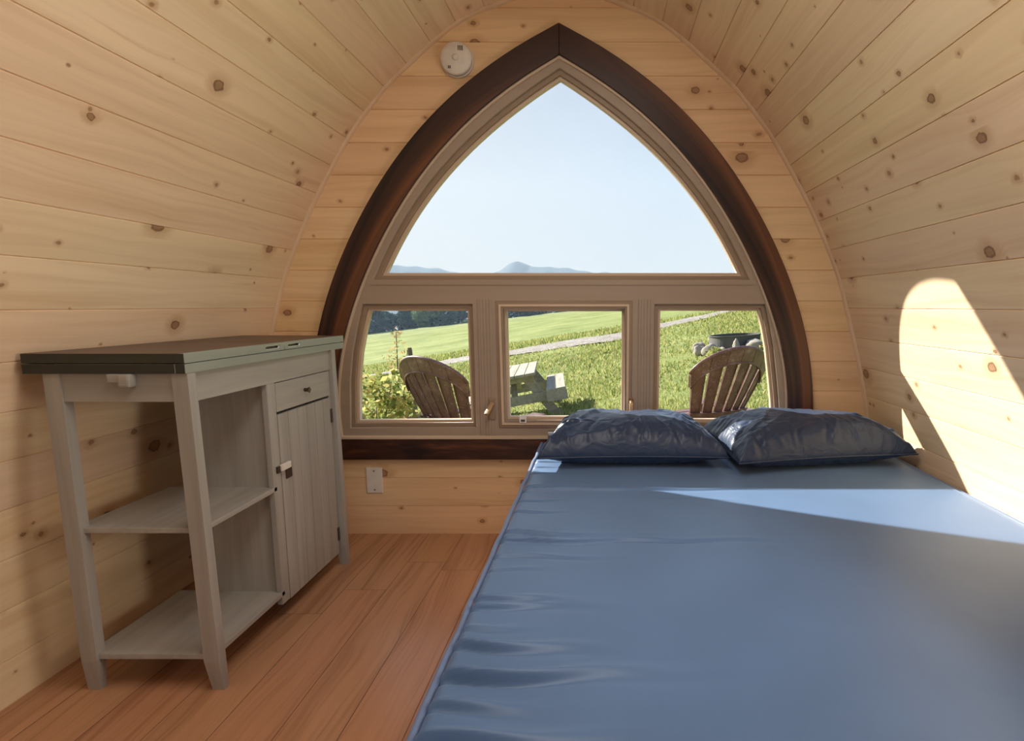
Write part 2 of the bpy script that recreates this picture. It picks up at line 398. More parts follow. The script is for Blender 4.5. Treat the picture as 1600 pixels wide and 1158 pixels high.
def ground_mat():
    s = NT('meadow_turf'); tcn = s.n('ShaderNodeTexCoord'); g = tcn.outputs['Object']
    a = s.noise(g, 0.35, 4, 0.6); b = s.noise(g, 3.5, 5, 0.7); c_ = s.noise(g, 22, 4, 0.7)
    f = s.math('ADD', s.math('MULTIPLY', a.outputs[0], 0.45), s.math('ADD', s.math('MULTIPLY', b.outputs[0], 0.3), s.math('MULTIPLY', c_.outputs[0], 0.3)))
    col = s.ramp(f, [(0.36, (0.11, 0.14, 0.035)), (0.5, (0.22, 0.26, 0.085)), (0.62, (0.32, 0.34, 0.13)), (0.74, (0.37, 0.32, 0.17))])
    s.bsdf(col, 0.85, c_.outputs[0], 0.6, 0.05, Specular_IOR_Level=0.1); return s.m
M['ground'] = ground_mat()
def gravel_mat():
    s = NT('pale_gravel'); tcn = s.n('ShaderNodeTexCoord'); g = tcn.outputs['Object']
    vo = s.n('ShaderNodeTexVoronoi'); vo.inputs['Scale'].default_value = 9; s.l(g, vo.inputs['Vector'])
    b = s.noise(g, 2.0, 4, 0.7); cs = s.n('ShaderNodeSeparateColor'); s.l(vo.outputs['Color'], cs.inputs[0])
    col = s.ramp(s.math('ADD', s.math('MULTIPLY', cs.outputs[0], 0.6), s.math('MULTIPLY', b.outputs[0], 0.5)), [(0.2, (0.16, 0.13, 0.10)), (0.55, (0.27, 0.235, 0.205)), (0.9, (0.36, 0.33, 0.30))])
    s.bsdf(col, 0.9, vo.outputs['Distance'], 0.8, 0.04); return s.m
M['gravel'] = gravel_mat()
def leaf_mat(name, cols, trans=0.45):
    s = NT(name); gi = s.n('ShaderNodeNewGeometry'); col = s.ramp(gi.outputs['Random Per Island'], [(i/(len(cols)-1), c) for i, c in enumerate(cols)])
    d = s.n('ShaderNodeBsdfDiffuse'); t = s.n('ShaderNodeBsdfTranslucent'); s.l(col, d.inputs[0]); s.l(col, t.inputs[0])
    mxs = s.n('ShaderNodeMixShader'); mxs.inputs[0].default_value = trans; s.l(d.outputs[0], mxs.inputs[1]); s.l(t.outputs[0], mxs.inputs[2])
    s.l(mxs.outputs[0], s.out.inputs['Surface']); return s.m
M['blade'] = leaf_mat('grass_blades', [(0.17, 0.22, 0.06), (0.30, 0.34, 0.10), (0.45, 0.46, 0.17), (0.58, 0.50, 0.26)], 0.4)
M['shrub'] = leaf_mat('shrub_leaves', [(0.14, 0.20, 0.06), (0.36, 0.40, 0.12), (0.60, 0.56, 0.20), (0.72, 0.56, 0.28)])
M['sapling'] = leaf_mat('sapling_leaves', [(0.42, 0.36, 0.14), (0.60, 0.42, 0.24), (0.50, 0.52, 0.18)])
M['tree'] = leaf_mat('far_tree_leaves', [(0.07, 0.13, 0.10), (0.10, 0.17, 0.13), (0.15, 0.23, 0.17)], 0.25)  # bluish haze tint put into the leaf greens
M['tree2'] = leaf_mat('far_light_tree_leaves', [(0.16, 0.25, 0.12), (0.25, 0.34, 0.18), (0.30, 0.40, 0.2)], 0.3)
M['bark'] = grain_wood('tree_bark', (0.16, 0.13, 0.10), (0.08, 0.06, 0.05), 2, 0.9)
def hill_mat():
    s = NT('haze_tinted_wooded_hill'); tcn = s.n('ShaderNodeTexCoord')
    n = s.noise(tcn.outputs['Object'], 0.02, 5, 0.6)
    s.bsdf(s.ramp(n.outputs[0], [(0.35, (0.09, 0.125, 0.155)), (0.7, (0.13, 0.17, 0.20))]), 1.0, Specular_IOR_Level=0.0); return s.m  # blue of the distance haze mixed into the forest colour
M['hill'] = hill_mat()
M['stone'] = plain('pale_fieldstone', (0.34, 0.30, 0.24), 0.85)
M['pod_out'] = plain('dark_exterior_cladding', (0.20, 0.12, 0.07), 0.7)

# ------------------------------------------------------------------ pod shell
PROF = [(0, 1.328), (0.25, 1.330), (0.507, 1.318), (0.633, 1.296), (0.754, 1.268), (0.99, 1.202), (1.117, 1.163), (1.229, 1.115),
        (1.348, 1.058), (1.46, 0.998), (1.68, 0.862), (1.777, 0.786), (1.88, 0.695), (1.96, 0.603), (2.05, 0.495), (2.123, 0.39), (2.175, 0.265), (2.235, 0.0)]
def hw(z): return smooth_interp(z, PROF)
# dense profile from the floor to the apex with arc length
dense = [(hw(z), z) for z in np.linspace(0, 2.175, 300)]+[(0.265*(1-t), 2.175+0.060*math.sin(t*math.pi/2)) for t in np.linspace(0.02, 1, 24)]
dense = np.array(dense)
arc = np.concatenate([[0], np.cumsum(np.linalg.norm(np.diff(dense, axis=0), axis=1))])
def at_arc(s_): return np.array([np.interp(s_, arc, dense[:, 0]), np.interp(s_, arc, dense[:, 1])])
PW = 0.1275
s0 = float(np.interp(1.229, dense[:, 1], arc)) % PW
REAR = -1.5
FLOOR_T = 0.12
def vault(name, side):
    segs = []                                   # (offset point, arc) of the inner face with a V groove at every board joint
    joints = [s0+PW*k for k in range(0, int(arc[-1]/PW)+1) if s0+PW*k < arc[-1]-0.01]
    ss = [0.0]
    for j in joints: ss += [j-0.0022, j, j+0.0022]
    ss.append(arc[-1])
    inner = []
    for q in ss:
        p = at_arc(q); t = at_arc(min(q+0.004, arc[-1]))-at_arc(max(q-0.004, 0)); t /= np.linalg.norm(t)
        nrm = np.array([t[1], -t[0]])           # outwards
        g = 0.0035 if any(abs(q-j) < 1e-6 for j in joints) else 0.0
        inner.append((p+nrm*g, q, p+nrm*0.07))
    ys = [REAR, D+0.10]
    V = []; F = []; UV = []
    n = len(inner)
    for (p, q, o) in inner: V.append((CXR+side*p[0], ys[0], p[1])); V.append((CXR+side*p[0], ys[1], p[1]))
    for (p, q, o) in inner: V.append((CXR+side*o[0], ys[0], o[1])); V.append((CXR+side*o[0], ys[1], o[1]))
    for i in range(n-1):
        a, b, c, d = 2*i, 2*i+1, 2*i+3, 2*i+2
        F.append((a, b, c, d)); UV.append([(ys[0], inner[i][1]), (ys[1], inner[i][1]), (ys[1], inner[i+1][1]), (ys[0], inner[i+1][1])])
        a, b, c, d = (2*n+k for k in (a, b, c, d))
        F.append((d, c, b, a)); UV.append([(0, 0)]*4)
        F.append((2*i, 2*i+2, 2*n+2*i+2, 2*n+2*i)); UV.append([(0, 0)]*4)
        F.append((2*i+1, 2*n+2*i+1, 2*n+2*i+3, 2*i+3)); UV.append([(0, 0)]*4)
    F.append((0, 2*n, 2*n+1, 1)); UV.append([(0, 0)]*4)
    k = 2*(n-1); F.append((k, k+1, 2*n+k+1, 2*n+k)); UV.append([(0, 0)]*4)
    me = bpy.data.meshes.new(name); me.from_pydata(V, [], F)
    ul = me.uv_layers.new(name='UVMap'); li = 0
    for poly, uvs in zip(me.polygons, UV):
        for (a, b), l in zip(uvs, poly.loop_indices): ul.data[l].uv = (a+side*3.3, b-s0+(0 if side < 0 else PW*40))
    me.update(); bm = bmesh.new(); bm.from_mesh(me); bmesh.ops.recalc_face_normals(bm, faces=bm.faces); bm.to_mesh(me); bm.free()
    o = link_mesh(name, me, M['pine']); tag(o, kind='structure'); return o
vault('wall_left', -1); vault('wall_right', 1)

# window outlines (half widths over height, measured on the photograph)
DARK_OUT = [(0.343, 1.075), (0.549, 1.070), (0.70, 1.056), (0.833, 1.036), (1.02, 0.983), (1.106, 0.946), (1.206, 0.902), (1.40, 0.795), (1.589, 0.666), (1.62, 0.637), (1.729, 0.539), (1.79, 0.473), (1.837, 0.422), (1.90, 0.342), (1.93, 0.302), (1.984, 0.209), (2.05, 0.095), (2.10, 0.0)]
LIGHT_OUT = [(0.434, 0.958), (0.549, 0.968), (0.738, 0.945), (0.914, 0.901), (1.061, 0.850), (1.206, 0.776), (1.40, 0.665), (1.57, 0.528), (1.692, 0.420), (1.78, 0.315), (1.84, 0.238), (1.893, 0.160), (1.94, 0.080), (1.985, 0.0)]
GLASS_ARC = [(1.138, 0.740), (1.31, 0.643), (1.358, 0.607), (1.521, 0.489), (1.679, 0.319), (1.79, 0.175), (1.85, 0.088), (1.907, 0.0)]
def refit(pts, deg=4, n=24):
    z = np.array([p[0] for p in pts]); w = np.array([p[1] for p in pts]); top = z[-1]
    t = top-z                                    # distance below the apex
    A = np.stack([t**k for k in range(1, deg+1)], 1); cf = np.linalg.lstsq(A, w, rcond=None)[0]
    zz = np.linspace(z[0], top, n); tt = top-zz
    return [(float(a), float(sum(cf[k]*b**(k+1) for k in range(deg)))) for a, b in zip(zz, tt)]
DARK_OUT, LIGHT_OUT, GLASS_ARC = refit(DARK_OUT, 5), refit(LIGHT_OUT, 5), refit(GLASS_ARC, 3)
def arch_loop(pts, n=26, dx=0.0):
    zs = np.linspace(pts[0][0], pts[-1][0], n)
    w = [smooth_interp(z, pts) for z in zs]
    R = [(CXR+dx+a, z) for a, z in zip(w, zs)]
    L = [(CXR+dx-a, z) for a, z in zip(w[:-1], zs[:-1])]
    return R+L[::-1]

# front wall: horizontal boards round the window, V groove at every joint
def front_wall():
    zs = [-0.0]; k = 1
    while k*PW < 2.25:
        z = k*PW; zs += [z-0.0022, z, z+0.0022]; k += 1
    fine = set(zs)
    hole_top, hole_bot = 2.07, 0.375
    for z in list(np.linspace(0.02, 2.233, 120))+[hole_top, hole_bot, 2.234]:
        if all(abs(z-a) > 0.004 for a in fine): zs.append(float(z))
    zs = sorted(zs)
    def inner(z): return max(0.0, smooth_interp(z, DARK_OUT)-0.02) if hole_bot <= z <= hole_top else 0.0
    def outer(z): return (hw(z) if z < 2.175 else 0.265*math.sqrt(max(0, 1-((z-2.175)/0.06)**2)))+0.012
    V = []; F = []; UV = []
    def V3(x, y, z): V.append((x, y, z)); return len(V)-1
    for a, b in zip(zs, zs[1:]):
        ga = 0.0035 if abs(a/PW-round(a/PW)) < 1e-4 and a > 0.01 else 0.0
        gb = 0.0035 if abs(b/PW-round(b/PW)) < 1e-4 else 0.0
        for sd in (-1, 1):
            ia, ib = inner(a), inner(b)
            if a >= hole_top-1e-6: ia = 0
            if b <= hole_bot+1e-6: ib = 0
            if (a < hole_bot-1e-6) or a >= hole_top-1e-6: ia = ib = 0
            oa, ob = outer(a), outer(b)
            q = [(ia, a, ga), (oa, a, ga), (ob, b, gb), (ib, b, gb)]
            idx = [V3(CXR+sd*x, D+g, z) for x, z, g in q]; uvs = [(sd*x+7, z) for x, z, g in q]
            if sd > 0: F.append(idx); UV.append(uvs)
            else: F.append(idx[::-1]); UV.append(uvs[::-1])
            idx = [V3(CXR+sd*x, D+0.09, z) for x, z, g in q]; uvs = [(0, 0)]*4
            if sd < 0: F.append(idx); UV.append(uvs)
            else: F.append(idx[::-1]); UV.append(uvs)
            if ia > 0 or ib > 0:
                idx = [V3(CXR+sd*ia, D+ga, a), V3(CXR+sd*ib, D+gb, b), V3(CXR+sd*ib, D+0.09, b), V3(CXR+sd*ia, D+0.09, a)]
                F.append(idx if sd > 0 else idx[::-1]); UV.append([(0, 0)]*4)
    me = bpy.data.meshes.new('wall_front'); me.from_pydata(V, [], F); ul = me.uv_layers.new(name='UVMap')
    for poly, uvs in zip(me.polygons, UV):
        for c, l in zip(uvs, poly.loop_indices): ul.data[l].uv = c
    bm = bmesh.new(); bm.from_mesh(me); bmesh.ops.remove_doubles(bm, verts=bm.verts, dist=1e-6); bm.to_mesh(me); bm.free()
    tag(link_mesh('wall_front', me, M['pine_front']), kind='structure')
front_wall()

# floor of laminate boards running towards the window
def floor():
    x0, x1 = CXR-1.40, CXR+1.40; y0, y1 = REAR, D+0.10
    bw = 0.152; n = int((x1-x0)/bw)+2; V = []; F = []; UV = []
    off = -0.466-bw*20
    cells = []
    rnd = random.Random(5)
    for k in range(60):
        a = off+k*bw; b = a+bw
        if b < x0 or a > x1: continue
        a2, b2 = max(a, x0), min(b, x1)
        y = y0-rnd.random()*1.1
        while y < y1:
            e_ = y+1.2
            ya, yb = max(y, y0), min(e_, y1)
            if yb > ya: cells.append((a2, b2, ya, yb, k, rnd.random()*50))
            y = e_
    g = 0.0008
    for (a, b, ya, yb, k, r) in cells:
        i = len(V); V += [(a+g, ya+g, 0), (b-g, ya+g, 0), (b-g, yb-g, 0), (a+g, yb-g, 0)]; F.append((i, i+1, i+2, i+3))
        vv = (int(r*7))*0.19; UV.append([(ya+r, vv+0.001), (ya+r, vv+0.153), (yb+r, vv+0.153), (yb+r, vv+0.001)])
    i = len(V); V += [(x0, y0, -0.0012), (x1, y0, -0.0012), (x1, y1, -0.0012), (x0, y1, -0.0012), (x0, y0, -FLOOR_T), (x1, y0, -FLOOR_T), (x1, y1, -FLOOR_T), (x0, y1, -FLOOR_T)]
    for q in ((0, 1, 2, 3), (7, 6, 5, 4), (0, 4, 5, 1), (1, 5, 6, 2), (2, 6, 7, 3), (3, 7, 4, 0)): F.append(tuple(i+k for k in q)); UV.append([(0, 0.1)]*4)
    me = bpy.data.meshes.new('floor'); me.from_pydata(V, [], F); ul = me.uv_layers.new(name='UVMap')
    for poly, uvs in zip(me.polygons, UV):
        for c, l in zip(uvs, poly.loop_indices): ul.data[l].uv = c
    me.materials.append(M['floor']); sub = plain('floor_joint', (0.05, 0.025, 0.015), 0.8)
    o = link_mesh('floor', me, M['floor']); me.materials.append(sub)
    for p in list(me.polygons)[len(cells):]: p.material_index = 1
    tag(o, kind='structure')
floor()

# rear wall with its glazed door (behind the camera)
def rear():
    out = [(CXR+p[0]+0.0, p[1]) for p in dense[::12]]+[(CXR, 2.235)]
    outl = out+[(2*CXR-x, z) for x, z in out[-2::-1]]
    hole = [(CXR-0.86, 0.10), (CXR+0.86, 0.10), (CXR+0.86, 1.62), (CXR+0.55, 1.86), (CXR-0.55, 1.86), (CXR-0.86, 1.62)]
    w = fill2d('wall_back', [outl, hole], REAR-0.08, REAR, M['trim_pine']); tag(w, kind='structure')
    d = empty('door_1', (0, 0, 0)); tag(d, kind='structure')
    fill2d('door_frame', [hole, offset_loop(hole, 0.05)], REAR-0.07, REAR-0.02, M['tan_x'], d)
    box('door_mullion', M['tan_x'], d, CXR-0.02, CXR+0.02, REAR-0.065, REAR-0.025, 0.14, 1.82)
    fill2d('glass_pane', [offset_loop(hole, 0.045)], REAR-0.05, REAR-0.044, M['glass'], d)
rear()

# ------------------------------------------------------------------ window and its trim
# dark stained arch: two curved boards mitred at the apex, and a sill board
def half_board(side):
    zo = np.linspace(0.343, 2.10, 60); zi = np.linspace(0.434, 1.985, 60)
    O = [(CXR+side*smooth_interp(z, DARK_OUT), z) for z in zo]; I = [(CXR+side*max(0, smooth_interp(z, LIGHT_OUT)-0.002), z) for z in zi]
    O[-1] = (CXR+side*0.0006, 2.10); I[-1] = (CXR+side*0.0006, 1.985)
    return O+I[::-1]
tr = empty('trim_1', (CXR, D, 0.343)); tag(tr, kind='structure')
Minv = Matrix.Translation((-CXR, -D, -0.343))
for sd in (-1, 1):
    o = fill2d('arch_board', [half_board(sd)], D-0.030, D+0.012, M['dark_z'], tr, bev=0.002); o.matrix_parent_inverse = Minv
    ul = o.data.uv_layers.new(name='UVMap')
    for lp in o.data.loops:                      # grain follows the curve of the board
        c = o.data.vertices[lp.vertex_index].co; sl = (smooth_interp(c.z+0.02, DARK_OUT)-smooth_interp(c.z-0.02, DARK_OUT))/0.04
        k = 1/math.sqrt(1+sl*sl); ul.data[lp.index].uv = (c.z*1.25+sd*5, (abs(c.x-CXR)-smooth_interp(c.z, DARK_OUT))*k+c.y*0.5)
o = box('sill_board', M['dark_x'], tr, CXR-0.957, CXR+0.957, D-0.030, D+0.012, 0.343, 0.4335, bev=0.002); o.matrix_parent_inverse = Minv

G = D+0.05
UP = arch_loop(GLASS_ARC)
LLp = [(-1.061, 0.506), (-0.574, 0.510), (-0.577, 0.979), (-0.989, 0.979), (-1.012, 0.90), (-1.036, 0.80), (-1.052, 0.68)]
MMp = [(-0.405, 0.522), (0.080, 0.522), (0.081, 0.977), (-0.408, 0.977)]
RRp = [(0.243, 0.510), (0.735, 0.510), (0.727, 0.60), (0.714, 0.70), (0.697, 0.82), (0.678, 0.91), (0.660, 0.979), (0.245, 0.979)]
wf = empty('window_1', (0, 0, 0)); tag(wf, kind='structure')
outer = arch_loop(LIGHT_OUT, 40)
fill2d('window_frame', [outer, offset_loop(UP, -0.030), offset_loop(LLp, -0.028), offset_loop(MMp, -0.042), offset_loop(RRp, -0.028)], D-0.004, D+0.085, M['tan_x'], wf, bev=0.003)
lipo = fill2d('frame_bead', [outer, offset_loop(outer, 0.010)], D-0.016, D+0.01, M['tan_lip'], wf, bev=0.002)
fill2d('glazing_bead', [offset_loop(UP, -0.031), offset_loop(UP, -0.012)], D+0.014, D+0.05, M['tan_sash'], wf, bev=0.002)
fill2d('glazing_gasket', [offset_loop(UP, -0.013), UP], D+0.030, D+0.058, M['tan_lip'], wf, bev=0.0015)
fill2d('glass_pane', [offset_loop(UP, -0.005)], G, G+0.005, M['glass'], wf)
# raised lines of the frame: transom groove and the two mullion covers
for z in (1.086,): box('transom_line', M['tan_sash'], wf, CXR-0.80, CXR+0.80, D-0.006, D, z-0.0015, z+0.0015, bev=0)
for xa in (-0.528, 0.150):
    for k in range(4): box('mullion_reed', M['tan_x'], wf, xa+0.012+k*0.013, xa+0.020+k*0.013, D-0.007, D, 0.446, 1.028, bev=0.001)
    box('mullion_joint', M['tan_sash'], wf, xa-0.001, xa+0.001, D-0.006, D, 0.446, 1.028, bev=0)
box('ledge', M['tan_lip'], wf, CXR-0.955, CXR+0.955, D-0.034, D-0.002, 0.434, 0.442, bev=0.002)
def lower(nm, lp, first, lip2):
    w = empty(nm, (0, 0, 0)); tag(w, kind='structure')
    fill2d('sash', [offset_loop(lp, -first), offset_loop(lp, -0.011)], D+(-0.010 if lip2 else 0.012), D+0.05, M['tan_sash'], w, bev=0.003)
    fill2d('glazing_bead', [offset_loop(lp, -0.013), lp], D+0.028, D+0.058, M['tan_lip'], w, bev=0.0015)
    fill2d('glass_pane', [offset_loop(lp, -0.004)], G, G+0.005, M['glass'], w)
    if lip2: fill2d('sash_lip', [offset_loop(lp, -0.030), offset_loop(lp, -0.020)], D-0.016, D-0.006, M['tan_lip'], w, bev=0.0015)
    return w
lower('window_2', LLp, 0.0285, False); w3 = lower('window_3', MMp, 0.0425, True); lower('window_4', RRp, 0.0285, False)
# handles and crank of the middle sash
h = MB().box(-0.490, -0.462, D-0.012, D-0.003, 0.515, 0.610, 0.004).build('latch_plate', M['tan_sash'], w3)
hb = MB().beam((-0.472, D-0.018, 0.590), (-0.492, D-0.060, 0.545), 0.016, 0.012, bev=0.003).build('latch_lever', M['bronze'], w3)
h = MB().box(0.108, 0.132, D-0.012, D-0.003, 0.50, 0.612, 0.004).build('latch_plate', M['tan_sash'], w3)
MB().tube([(0.120, D-0.012, 0.600), (0.120, D-0.040, 0.590), (0.118, D-0.044, 0.515)], [0.010, 0.009, 0.007], 10).build('latch_lever', M['bronze'], w3, True)
MB().box(-0.235, -0.20, D-0.055, D-0.004, 0.452, 0.470, 0.004).build('crank', M['steel'], w3)
for cx in (-0.343, 0.008):
    cl = MB().box(cx-0.015, cx+0.015, D-0.020, D-0.015, 0.502, 0.530, 0.002).build('sash_clip', M['white2'], w3)
    MB().box(cx-0.009, cx+0.009, D-0.0225, D-0.0195, 0.508, 0.518, 0.0008).build('clip_mark', M['mark'], cl)

# thin moulding where the curved walls meet the front wall
def corner_trim(nm, side):
    N = 90; ss_ = np.linspace(0.0, arc[-1], N); V = []; F = []
    for q in ss_:
        p = at_arc(q); t = at_arc(min(q+0.01, arc[-1]))-at_arc(max(q-0.01, 0)); t /= np.linalg.norm(t); nr = np.array([-t[1], t[0]])
        if q == ss_[-1]: nr = np.array([0, -1.0])
        for (a, y) in ((0.0, -0.001), (0.0, -0.015), (0.004, -0.015), (0.009, -0.010), (0.012, -0.003), (0.012, 0.003)):
            c = p+nr*a; V.append((CXR+side*max(c[0], 0), D+y, c[1]))
    for i in range(N-1):
        for k in range(6):
            a, b = i*6+k, i*6+(k+1) % 6; F.append((a, b, b+6, a+6))
    F.append(tuple(range(6))); F.append(tuple(range((N-1)*6, N*6)))
    o = from_pydata(nm, V, F, M['trim_pine']); bm = bmesh.new(); bm.from_mesh(o.data); bmesh.ops.recalc_face_normals(bm, faces=bm.faces); bm.to_mesh(o.data); bm.free()
    tag(o, kind='structure')
corner_trim('trim_2', -1); corner_trim('trim_3', 1)

# smoke alarm
al = empty('smoke_alarm', (-0.580, D, 1.968)); tag(al, 'round cream smoke alarm on the pine wall left of the window arch', 'smoke alarm')
def disc(name, r, y0, y1, mat, parent, seg=48, dome=0.006):
    s_ = MB(); pts = [(0, y0, 0), (0, y1+0.004, 0), (0, y1, 0), (0, y1-dome*0.5, 0), (0, y1-dome, 0)]
    s_.tube(pts, [r, r, r-0.004, r*0.62, r*0.25], seg); return s_.build(name, mat, parent, True)
disc('base_plate', 0.066, -0.001, -0.012, M['white'], al)
b_ = disc('cover', 0.062, -0.012, -0.036, M['white'], al)
disc('test_button', 0.014, -0.040, -0.0455, M['white'], al, 24, 0.002)
for k in range(4): box('vent_slot', M['mark'], al, 0.010+k*0.0055, 0.013+k*0.0055, -0.0405, -0.034, 0.026, 0.044, bev=0)
for k in range(2): box('vent_slot', M['mark'], al, -0.030+k*0.006, -0.026+k*0.006, -0.0405, -0.034, -0.040, -0.030, bev=0)
# blank cover plate
ot = empty('wall_plate', (-0.998, D, 0.245)); tag(ot, 'white blank electrical cover plate low on the wall under the window', 'wall plate')
box('plate', M['white'], ot, -0.035, 0.035, -0.007, 0.0005, -0.057, 0.057, bev=0.003)
for z in (-0.042, 0.042): MB().tube([(0, -0.006, z), (0, -0.0085, z)], 0.0035, 12).build('screw', M['mark'], ot)

# ------------------------------------------------------------------ grey cabinet with folding top
cab = empty('folding_top_cabinet', (-1.19, 1.95, 0)); tag(cab, 'grey washed wooden cabinet with folding dark top, open shelves and plank door', 'cabinet')
CI = Matrix.Translation((1.19, -1.95, 0))
def cpart(o): o.matrix_parent_inverse = CI; return o
X0, X1 = -1.372, -1.015       # carcass
def leg(xo, xi, ya, yb, spl):
    """xo outer x, xi inner x; the foot narrows over its last 8 cm"""
    m = MB(); sy = spl
    def ring(z, k, dy): 
        a, b = (xi+(xo-xi)*k, xo); s2 = 0.004*(1-z/0.84)*(1 if xo > -1.2 else 0)
        yc = (ya+yb)/2+dy; h_ = (yb-ya)/2*k
        return [(a+s2, yc-h_, z), (b+s2, yc-h_, z), (b+s2, yc+h_, z), (a+s2, yc+h_, z)]
    z3 = ring(0.838, 0, 0); 
    r0 = ring(0.0, 0.30, sy); r1 = ring(0.085, 0.0, sy*0.9); r2 = ring(0.838, 0.0, 0)
    # ring k=0 means full width here
    def full(z, dy):
        s2 = 0.008*(1-z/0.84)*(1 if xo > -1.2 else 0); return [(xi+s2, ya+dy, z), (xo+s2, ya+dy, z), (xo+s2, yb+dy, z), (xi+s2, yb+dy, z)]
    def narrow(z, dy):
        s2 = 0.008*(1 if xo > -1.2 else 0); w = (xi-xo)*0.22; yy = (0.010 if spl <= 0 else -0.010)
        return [(xi+s2-w, ya+dy+(0 if spl <= 0 else 0.010), z), (xo+s2, ya+dy+(0 if spl <= 0 else 0.010), z), (xo+s2, yb+dy-(0.010 if spl <= 0 else 0), z), (xi+s2-w, yb+dy-(0.010 if spl <= 0 else 0), z)]
    m.hexa(full(0.085, sy*0.9), full(0.838, 0)); m.hexa(narrow(0, sy), full(0.085, sy*0.9))
    bmesh.ops.remove_doubles(m.bm, verts=m.bm.verts, dist=1e-5)
    return cpart(m.build('leg', M['grey_z'], cab))
leg(-1.003, -1.042, 1.495, 1.526, 0.010); leg(-1.003, -1.042, 2.300, 2.332, 0.008)
leg(-1.352, -1.312, 1.495, 1.526, 0.010); leg(-1.352, -1.312, 2.300, 2.332, 0.008)
cpart(box('apron', M['grey_y'], cab, -1.030, -1.012, 1.52, 2.31, 0.765, 0.838))
cpart(box('apron', M['grey_y'], cab, -1.350, -1.335, 1.52, 2.31, 0.765, 0.838))
cpart(box('apron', M['grey_x'], cab, -1.325, -1.035, 1.500, 1.517, 0.768, 0.838))
cpart(box('shelf', M['grey_y'], cab, -1.345, -1.013, 1.512, 1.88, 0.430, 0.444))
cpart(box('shelf', M['grey_y'], cab, -1.345, -1.013, 1.512, 1.88, 0.088, 0.103))
# compartment
cpart(box('divider_panel', M['grey_z'], cab, -1.290, -1.016, 1.872, 1.886, 0.075, 0.838))
cpart(box('stile', M['grey_z'], cab, -1.030, -1.013, 1.862, 1.908, 0.062, 0.768))
cpart(box('back_panel', M['grey_z'], cab, -1.290, -1.280, 1.886, 2.30, 0.075, 0.80))
cpart(box('side_panel', M['grey_z'], cab, -1.290, -1.018, 2.290, 2.303, 0.075, 0.80))
cpart(box('bottom_panel', M['grey_y'], cab, -1.280, -1.036, 1.886, 2.290, 0.088, 0.103))
dr = cpart(box('drawer', M['grey_y'], cab, -1.032, -1.013, 1.911, 2.292, 0.672, 0.7625))
kn = MB().tube([(-1.014, 2.095, 0.718), (-1.002, 2.095, 0.718), (-0.994, 2.095, 0.718)], [0.006, 0.006, 0.011], 4)
kn.build('knob', M['dark_metal'], dr).matrix_parent_inverse = Matrix.Identity(4)
# plank door, V grooves between its boards
V = []; F = []
ya, yb, za, zb = 1.913, 2.290, 0.060, 0.664; nb = 6
ysl = [ya]
for k in range(1, nb):
    y = ya+(yb-ya)*k/nb; ysl += [y-0.0024, y, y+0.0024]
ysl.append(yb)
m = MB()
fr_ = [(-1.013-(0.007 if i % 3 == 2 and 0 < i < len(ysl)-1 else 0), y) for i, y in enumerate(ysl)]
loop = fr_+[(-1.031, yb), (-1.031, ya)]
vb_ = [m.bm.verts.new((x, y, za)) for x, y in loop]; vt_ = [m.bm.verts.new((x, y, zb)) for x, y in loop]
fc = [m.bm.faces.new(vb_), m.bm.faces.new(vt_)]+[m.bm.faces.new([vb_[i], vb_[(i+1) % len(loop)], vt_[(i+1) % len(loop)], vt_[i]]) for i in range(len(loop))]
bmesh.ops.recalc_face_normals(m.bm, faces=fc)
door = cpart(m.build('door', M['grey_z'], cab))
box('latch_backplate', M['dark_metal'], door, -1.0135, -1.009, 1.935, 1.972, 0.452, 0.500)
box('latch_bar', M['white'], door, -1.010, -1.000, 1.895, 1.952, 0.488, 0.508)
box('latch_catch', M['dark_metal'], cab, -1.0135, -1.006, 1.880, 1.897, 0.484, 0.505).matrix_parent_inverse = CI
for z in (0.595, 0.135): cpart(box('hinge', M['dark_metal'], cab, -1.0135, -1.0095, 2.283, 2.296, z-0.026, z+0.026))
# top: fixed slab below, two folding leaves above
TX0, TX1, TY0, TY1 = -1.392, -1.002, 1.489, 2.412
cpart(box('top_slab', M['sage'], cab, TX0, TX1, TY0, TY1, 0.838, 0.8615, bev=0.0015))
def cap(y0, y1, xc, z, r=0.0065):
    P_ = []
    for k in range(9): t = -math.pi/2+math.pi*k/8; P_.append((y1-r+r*math.cos(t), z+r*math.sin(t)))
    for k in range(9): t = math.pi/2+math.pi*k/8; P_.append((y0+r+r*math.cos(t), z+r*math.sin(t)))
    return P_
for (a, b, s0_, s1_) in ((TY0, 1.961, 1.852, 1.938), (1.967, TY1, 1.985, 2.070)):
    lf = cpart(MB().box(TX0, TX1-0.012, a, b, 0.8635, 0.887, 0.001).build('folding_leaf', M['top_brown'], cab))
    fill2d('leaf_edge', [[(a, 0.8635), (b, 0.8635), (b, 0.8872), (a, 0.8872)], cap(s0_, s1_, 0, 0.8755)], TX1-0.012, TX1, M['sage'], lf, plane='YZ')
    fill2d('finger_slot', [cap(s0_-0.001, s1_+0.001, 0, 0.8755, 0.0072), cap(s0_+0.004, s1_-0.004, 0, 0.8755, 0.0038)], TX1-0.009, TX1-0.002, M['slot'], lf, plane='YZ')
for (a, b) in ((TX0-0.001, TX0+0.080), (TX1-0.085, TX1-0.026), (TX1-0.023, TX1-0.001)):
    for (z0, z1) in ((0.8385, 0.861), (0.864, 0.8865)):
        cpart(box('end_block', M['shaded_end'], cab, a, b, TY0-0.0015, TY0+0.02, z0, z1, bev=0.0008))
cpart(box('end_strip', M['shaded_end'], cab, TX0+0.080, TX1-0.085, TY0-0.0008, TY0+0.02, 0.8385, 0.861, bev=0.0005))
cpart(box('end_strip', M['shaded_end'], cab, TX0+0.080, TX1-0.085, TY0-0.0008, TY0+0.02, 0.864, 0.8865, bev=0.0005))
